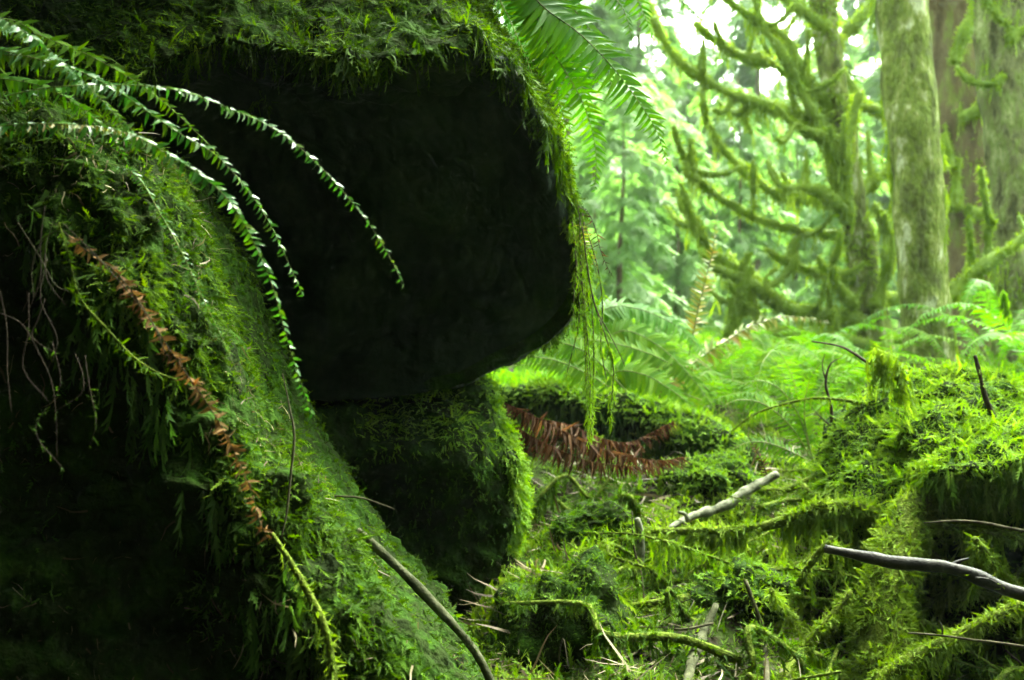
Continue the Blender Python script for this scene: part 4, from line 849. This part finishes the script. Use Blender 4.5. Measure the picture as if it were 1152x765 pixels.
# crown high above: sparse sprays of leaves
def leafy_crown(root, centers, n, size, mat, rad):
    acc = Acc()
    for c in centers:
        q = A(c) + rng.normal(0, 1, (n, 3)) * A(rad); d = rng.normal(0, 1, (n, 3)); d[:, 2] -= .6
        place(acc, LEAVES, q, d, rng.normal(0, .4, (n, 3)) + A([0, 0, 1]), size * rng.uniform(.7, 1.3, n))
    return acc.build('crown', mat, root)

def big_trunk(name, label, pts, Y, radii, bark, stubs=(), mossd=500, mosspatch=(-.05, .4), top=14.0, crown=True):
    tp_ = TR(pts, Y); last = tp_[-1]; prev = tp_[-2]
    d = nrm(last - prev)
    tp_ = tp_ + [last + d * (top - last[2]) * .5 / max(d[2], .3), last + d * (top - last[2]) / max(d[2], .3)]
    radii = list(radii) + [radii[-1] * .75, radii[-1] * .3]
    r = thing(name, label, 'tree', tp_[0])
    V, T = tube(tp_, radii, n=260, seg=56, bump=.10, bfreq=3, s=len(label))
    cx_ = np.stack([V[:, 0] * 9, V[:, 1] * 9, V[:, 2] * 2.2], -1); V = V + nrm(V - A([np.interp(V[:, 2], [q[2] for q in tp_], [q[i] for q in tp_]) for i in range(3)]).T * A([1, 1, 0]) - V * A([0, 0, 1])) * (.022 * fbm(cx_, 1, 4, 7) + .02 * np.clip(fbm(V, 5, 2, 9) - .35, 0, 1))[:, None]
    tr = build('trunk', V, T, M[bark], r)
    acc = Acc()
    p, n = scatter(V, T, mossd, lambda p, n: clump(p, 2.2, *mosspatch, 14) * (p[:, 2] < 6)); grow(acc, p, n, (.02, .06), FEATHERS, .5, .6, .5)
    p, n = scatter(V, T, mossd * .22, lambda p, n: clump(p, 2.2, *mosspatch, 14) * (p[:, 2] < 4)); hang(acc, p + n * .01, (.06, .30), SHAGGY, .06)
    acc.build('moss', M['tree_moss'], tr, kind='stuff')
    for q, yy, rr in stubs: mossy_limb(r, 'branch', TR(q, yy), [rr, rr * .8, rr * .5], sleeve=.012, hangd=160, twigs=.34)
    if crown:
        acc = Acc(); zt = np.linspace(9.5, top, 14)
        tz = A([q[2] for q in tp_]); tx = A([q[0] for q in tp_]); ty = A([q[1] for q in tp_])
        for z in zt:
            c = A([np.interp(z, tz, tx), np.interp(z, tz, ty), z])
            for k in range(4):
                a = rng.uniform(0, 6.28); L = (1.0 + 1.3 * (top - z) / top) * rng.uniform(.6, 1.1); dr = A([math.cos(a), math.sin(a), -.25])
                m = 14; u = rng.random((m, 1)); pos = c + dr * L * u; dd = dr + rng.normal(0, .45, (m, 3)); dd[:, 2] -= .3
                place(acc, SPRAYS, pos, dd, A([0, 0, 1.0]) + rng.normal(0, .3, (m, 3)), rng.uniform(.25, .5, m))
        acc.build('crown', M['conifer'], r)
    return r
big_trunk('tree', 'smooth straight grey-green trunk with moss streaks, standing just behind the mossy stump', [(1042, 432), (1043, 400), (1041, 340), (1036, 260), (1030, 170), (1022, 80), (1015, 0), (1008, -90)], [7.0, 7.0], [.205, .175, .165, .168, .172, .175, .178, .18], 'bark_moss', mossd=2600,
          stubs=[([(1062, 340), (1085, 318), (1112, 296), (1150, 268), (1180, 250)], 7.1, .045)])
big_trunk('tree', 'darker red-brown trunk between the smooth trunk and the pale trunk', [(1100, 400), (1098, 330), (1090, 240), (1082, 150), (1072, 60), (1066, 0), (1060, -80)], [10.0, 10.0], [.34, .31, .30, .30, .29, .29, .29], 'bark_brown', mossd=380, mosspatch=(.0, .45),
          stubs=[([(1075, 235), (1074, 205), (1080, 178)], 9.6, .05), ([(1062, 238), (1040, 225), (1018, 205)], 9.8, .06), ([(1082, 132), (1102, 122), (1118, 108)], 9.6, .06), ([(1090, 240), (1112, 236), (1130, 218)], 9.6, .06), ([(1072, 70), (1080, 45), (1092, 20), (1098, -10)], 9.5, .06), ([(1068, 190), (1066, 172), (1062, 150)], 9.6, .035)])
big_trunk('tree', 'pale buff trunk with dark knots at the picture edge', [(1166, 415), (1162, 330), (1156, 240), (1148, 150), (1138, 60), (1130, 0), (1120, -80)], [8.3, 8.3], [.32, .29, .27, .27, .27, .27, .27], 'bark_pale', mossd=900, mosspatch=(.05, .5),
          stubs=[([(1135, 45), (1150, 35), (1166, 22)], 8.0, .035), ([(1112, 290), (1112, 268), (1116, 248)], 7.3, .03), ([(1096, 302), (1096, 318), (1098, 330)], 7.4, .02), ([(1128, 85), (1122, 95), (1126, 104)], 8.0, .03)])

# ------------------------------------------------------------------ the forest behind: hemlocks, each a tree
def conifer(name, h, r0, nb, mat, seed, sprayL, bare=.12, droop=.55):
    g = np.random.default_rng(seed)
    root = thing(name, 'tree', 'tree', (0, 0, 0))
    V, T = tube([(0, 0, -.3), (.05, 0, h * .3), (0, .06, h * .65), (0, 0, h)], [r0, r0 * .8, r0 * .45, .01], n=20, seg=9, bump=.1, bfreq=3)
    build('trunk', V, T, M['bark_brown'], root)
    acc = Acc()
    for k in range(nb):
        t = bare + (1 - bare) * (k + g.random()) / nb; z = t * h; L = (.16 + .20 * (1 - t)) * h * .55 * g.uniform(.65, 1.15) + .25
        a = g.uniform(0, 6.283); dr = A([math.cos(a), math.sin(a), 0])
        m = int(6 + L * 7.5); u = g.random((m, 1)) ** .8
        pos = A([0, 0, z]) + dr * L * u + A([0, 0, 1.0]) * (.12 * L * u - droop * L * u * u)
        sd = A([-dr[1], dr[0], 0]) * g.choice([-1, 1], (m, 1)) * g.uniform(.2, 1.1, (m, 1))
        d = dr * g.uniform(.4, 1, (m, 1)) + sd + A([0, 0, -1]) * g.uniform(.25, .9, (m, 1))
        place(acc, SPRAYS, pos, d, A([0, 0, 1.0]) + g.normal(0, .3, (m, 3)), sprayL * g.uniform(.6, 1.25, m))
    acc.build('crown', mat, root)
    return root
protos = [conifer('hemlock_tree', 13, .20, 95, M['conifer'], 1, .75), conifer('hemlock_tree', 10, .15, 80, M['conifer_light'], 2, .62, .05), conifer('hemlock_sapling', 5.0, .06, 60, M['conifer_light'], 3, .42, .03), conifer('hemlock_tree', 16, .24, 100, M['conifer'], 4, .85, .22)]
def copy_tree(o):
    c = o.copy(); COL.objects.link(c)
    for ch in list(o.children):
        d = ch.copy(); COL.objects.link(d); d.parent = c
    return c
used = set()
def plant(k, x, y, s=1.0, label=None, cat='tree', group='hemlocks in the pale forest behind'):
    o = protos[k] if k not in used else copy_tree(protos[k]); used.add(k)
    o.location = (x, y, float(ground_z(x, y)) - .05); o.rotation_euler = (0, 0, rng.uniform(0, 6.28)); o.scale = (s, s, s * rng.uniform(.9, 1.12))
    o['label'] = label or 'blurred pale hemlock in the forest behind the mossy trees'; o['group'] = group
    return o
spots = [(2, 700, 13, .8), (2, 760, 15, .8), (2, 725, 18, 1.0), (2, 668, 16, .9), (2, 830, 17, .8), (2, 950, 16, .7), (2, 1085, 14, .7), (2, 895, 20, .9), (1, 640, 24, .9), (1, 775, 27, .8), (1, 1015, 26, .9), (0, 690, 36, .8), (3, 1170, 30, .8), (1, 880, 36, .8), (0, 1120, 34, .8), (3, 780, 44, .8), (1, 960, 42, .9), (1, 1050, 44, .9),
         (1, 720, 25, 1.1), (1, 850, 26, 1.0), (1, 930, 29, 1.0), (0, 1000, 34, 1.0), (1, 690, 30, 1.2), (1, 1100, 25, 1.0),
         (2, 860, 30, 1.0), (2, 740, 31, 1.0), (2, 990, 32, 1.1), (2, 810, 38, 1.2), (2, 930, 28, 1.0), (2, 1150, 22, 1.0), (0, 600, 36, 1), (1, 560, 26, 1), (3, 1260, 30, 1), (1, 1290, 19, 1), (0, 500, 32, 1), (1, 400, 22, 1), (3, 250, 30, 1), (0, 100, 24, 1)]
for k, px, Y, q in spots: plant(k, (px - CX) / F * Y, Y, q * rng.uniform(.92, 1.08))

# ------------------------------------------------------------------ air
HAZE = .0006
if HAZE:
    m = bpy.data.materials.new('haze'); m.use_nodes = True; t = m.node_tree; t.nodes.clear()
    pv = t.nodes.new('ShaderNodeVolumePrincipled'); pv.inputs['Color'].default_value = (.82, .95, .84, 1); pv.inputs['Density'].default_value = HAZE; pv.inputs['Anisotropy'].default_value = .2
    o_ = t.nodes.new('ShaderNodeOutputMaterial'); t.links.new(pv.outputs[0], o_.inputs['Volume'])
    x0, x1, y0, y1, z0, z1 = -115, 145, -45, 145, -3, 24
    hv = [(x, y, z) for x in (x0, x1) for y in (y0, y1) for z in (z0, z1)]
    hz = build('haze', hv, A([[0, 1, 3, 2], [4, 6, 7, 5], [0, 4, 5, 1], [2, 3, 7, 6], [0, 2, 6, 4], [1, 5, 7, 3]]), m, smooth=False, kind='stuff')

# ------------------------------------------------------------------ light, sky, camera
w = bpy.data.worlds.new('World'); sc.world = w; w.use_nodes = True
t = w.node_tree; bg = t.nodes['Background']
sky = t.nodes.new('ShaderNodeTexSky'); sky.sky_type = 'NISHITA'; sky.sun_disc = False
EL, AZ = math.radians(58), math.radians(38)      # sun high, behind the trees to the right
sky.sun_elevation = EL; sky.sun_rotation = AZ; sky.air_density = 1.0; sky.dust_density = 4.0; sky.ozone_density = 1.0
hs = t.nodes.new('ShaderNodeHueSaturation'); hs.inputs['Saturation'].default_value = .22
mul = t.nodes.new('ShaderNodeMix'); mul.data_type = 'RGBA'; mul.blend_type = 'MULTIPLY'; mul.inputs[0].default_value = 1
mul.inputs[7].default_value = (.84, 1.0, .78, 1)
t.links.new(sky.outputs[0], hs.inputs['Color']); t.links.new(hs.outputs[0], mul.inputs[6]); t.links.new(mul.outputs[2], bg.inputs[0])
bg.inputs[1].default_value = .15
sl = bpy.data.lights.new('sun', 'SUN'); sl.energy = 1.5; sl.angle = math.radians(25); sl.color = (1, .98, .90)
so = bpy.data.objects.new('sun', sl); COL.objects.link(so)
from mathutils import Vector
sd = Vector((math.sin(AZ) * math.cos(EL), math.cos(AZ) * math.cos(EL), math.sin(EL)))
so.rotation_euler = sd.to_track_quat('Z', 'Y').to_euler(); so.location = (3, 4, 9)

cd = bpy.data.cameras.new('camera'); co = bpy.data.objects.new('camera', cd); COL.objects.link(co); sc.camera = co
co.location = (0, 0, CZ); co.rotation_euler = (math.radians(90), 0, 0)
cd.sensor_width = 36; cd.lens = 36 * F / 1152; cd.clip_start = .02; cd.clip_end = 1000
cd.dof.use_dof = True; cd.dof.focus_distance = 2.1; cd.dof.aperture_fstop = 4.2
sc.view_settings.view_transform = 'Standard'; sc.view_settings.look = 'None'; sc.view_settings.exposure = 4.4; sc.view_settings.gamma = 1
cy = sc.cycles
cy.max_bounces = 6; cy.diffuse_bounces = 3; cy.glossy_bounces = 2; cy.transmission_bounces = 4; cy.transparent_max_bounces = 4
cy.use_adaptive_sampling = True; cy.adaptive_threshold = .02; cy.use_denoising = True
cy.caustics_reflective = False; cy.caustics_refractive = False; cy.sample_clamp_indirect = 4
tot = sum(len(o.data.polygons) for o in sc.objects if o.type == 'MESH')
print('POLYS', tot, 'OBJECTS', len(sc.objects))
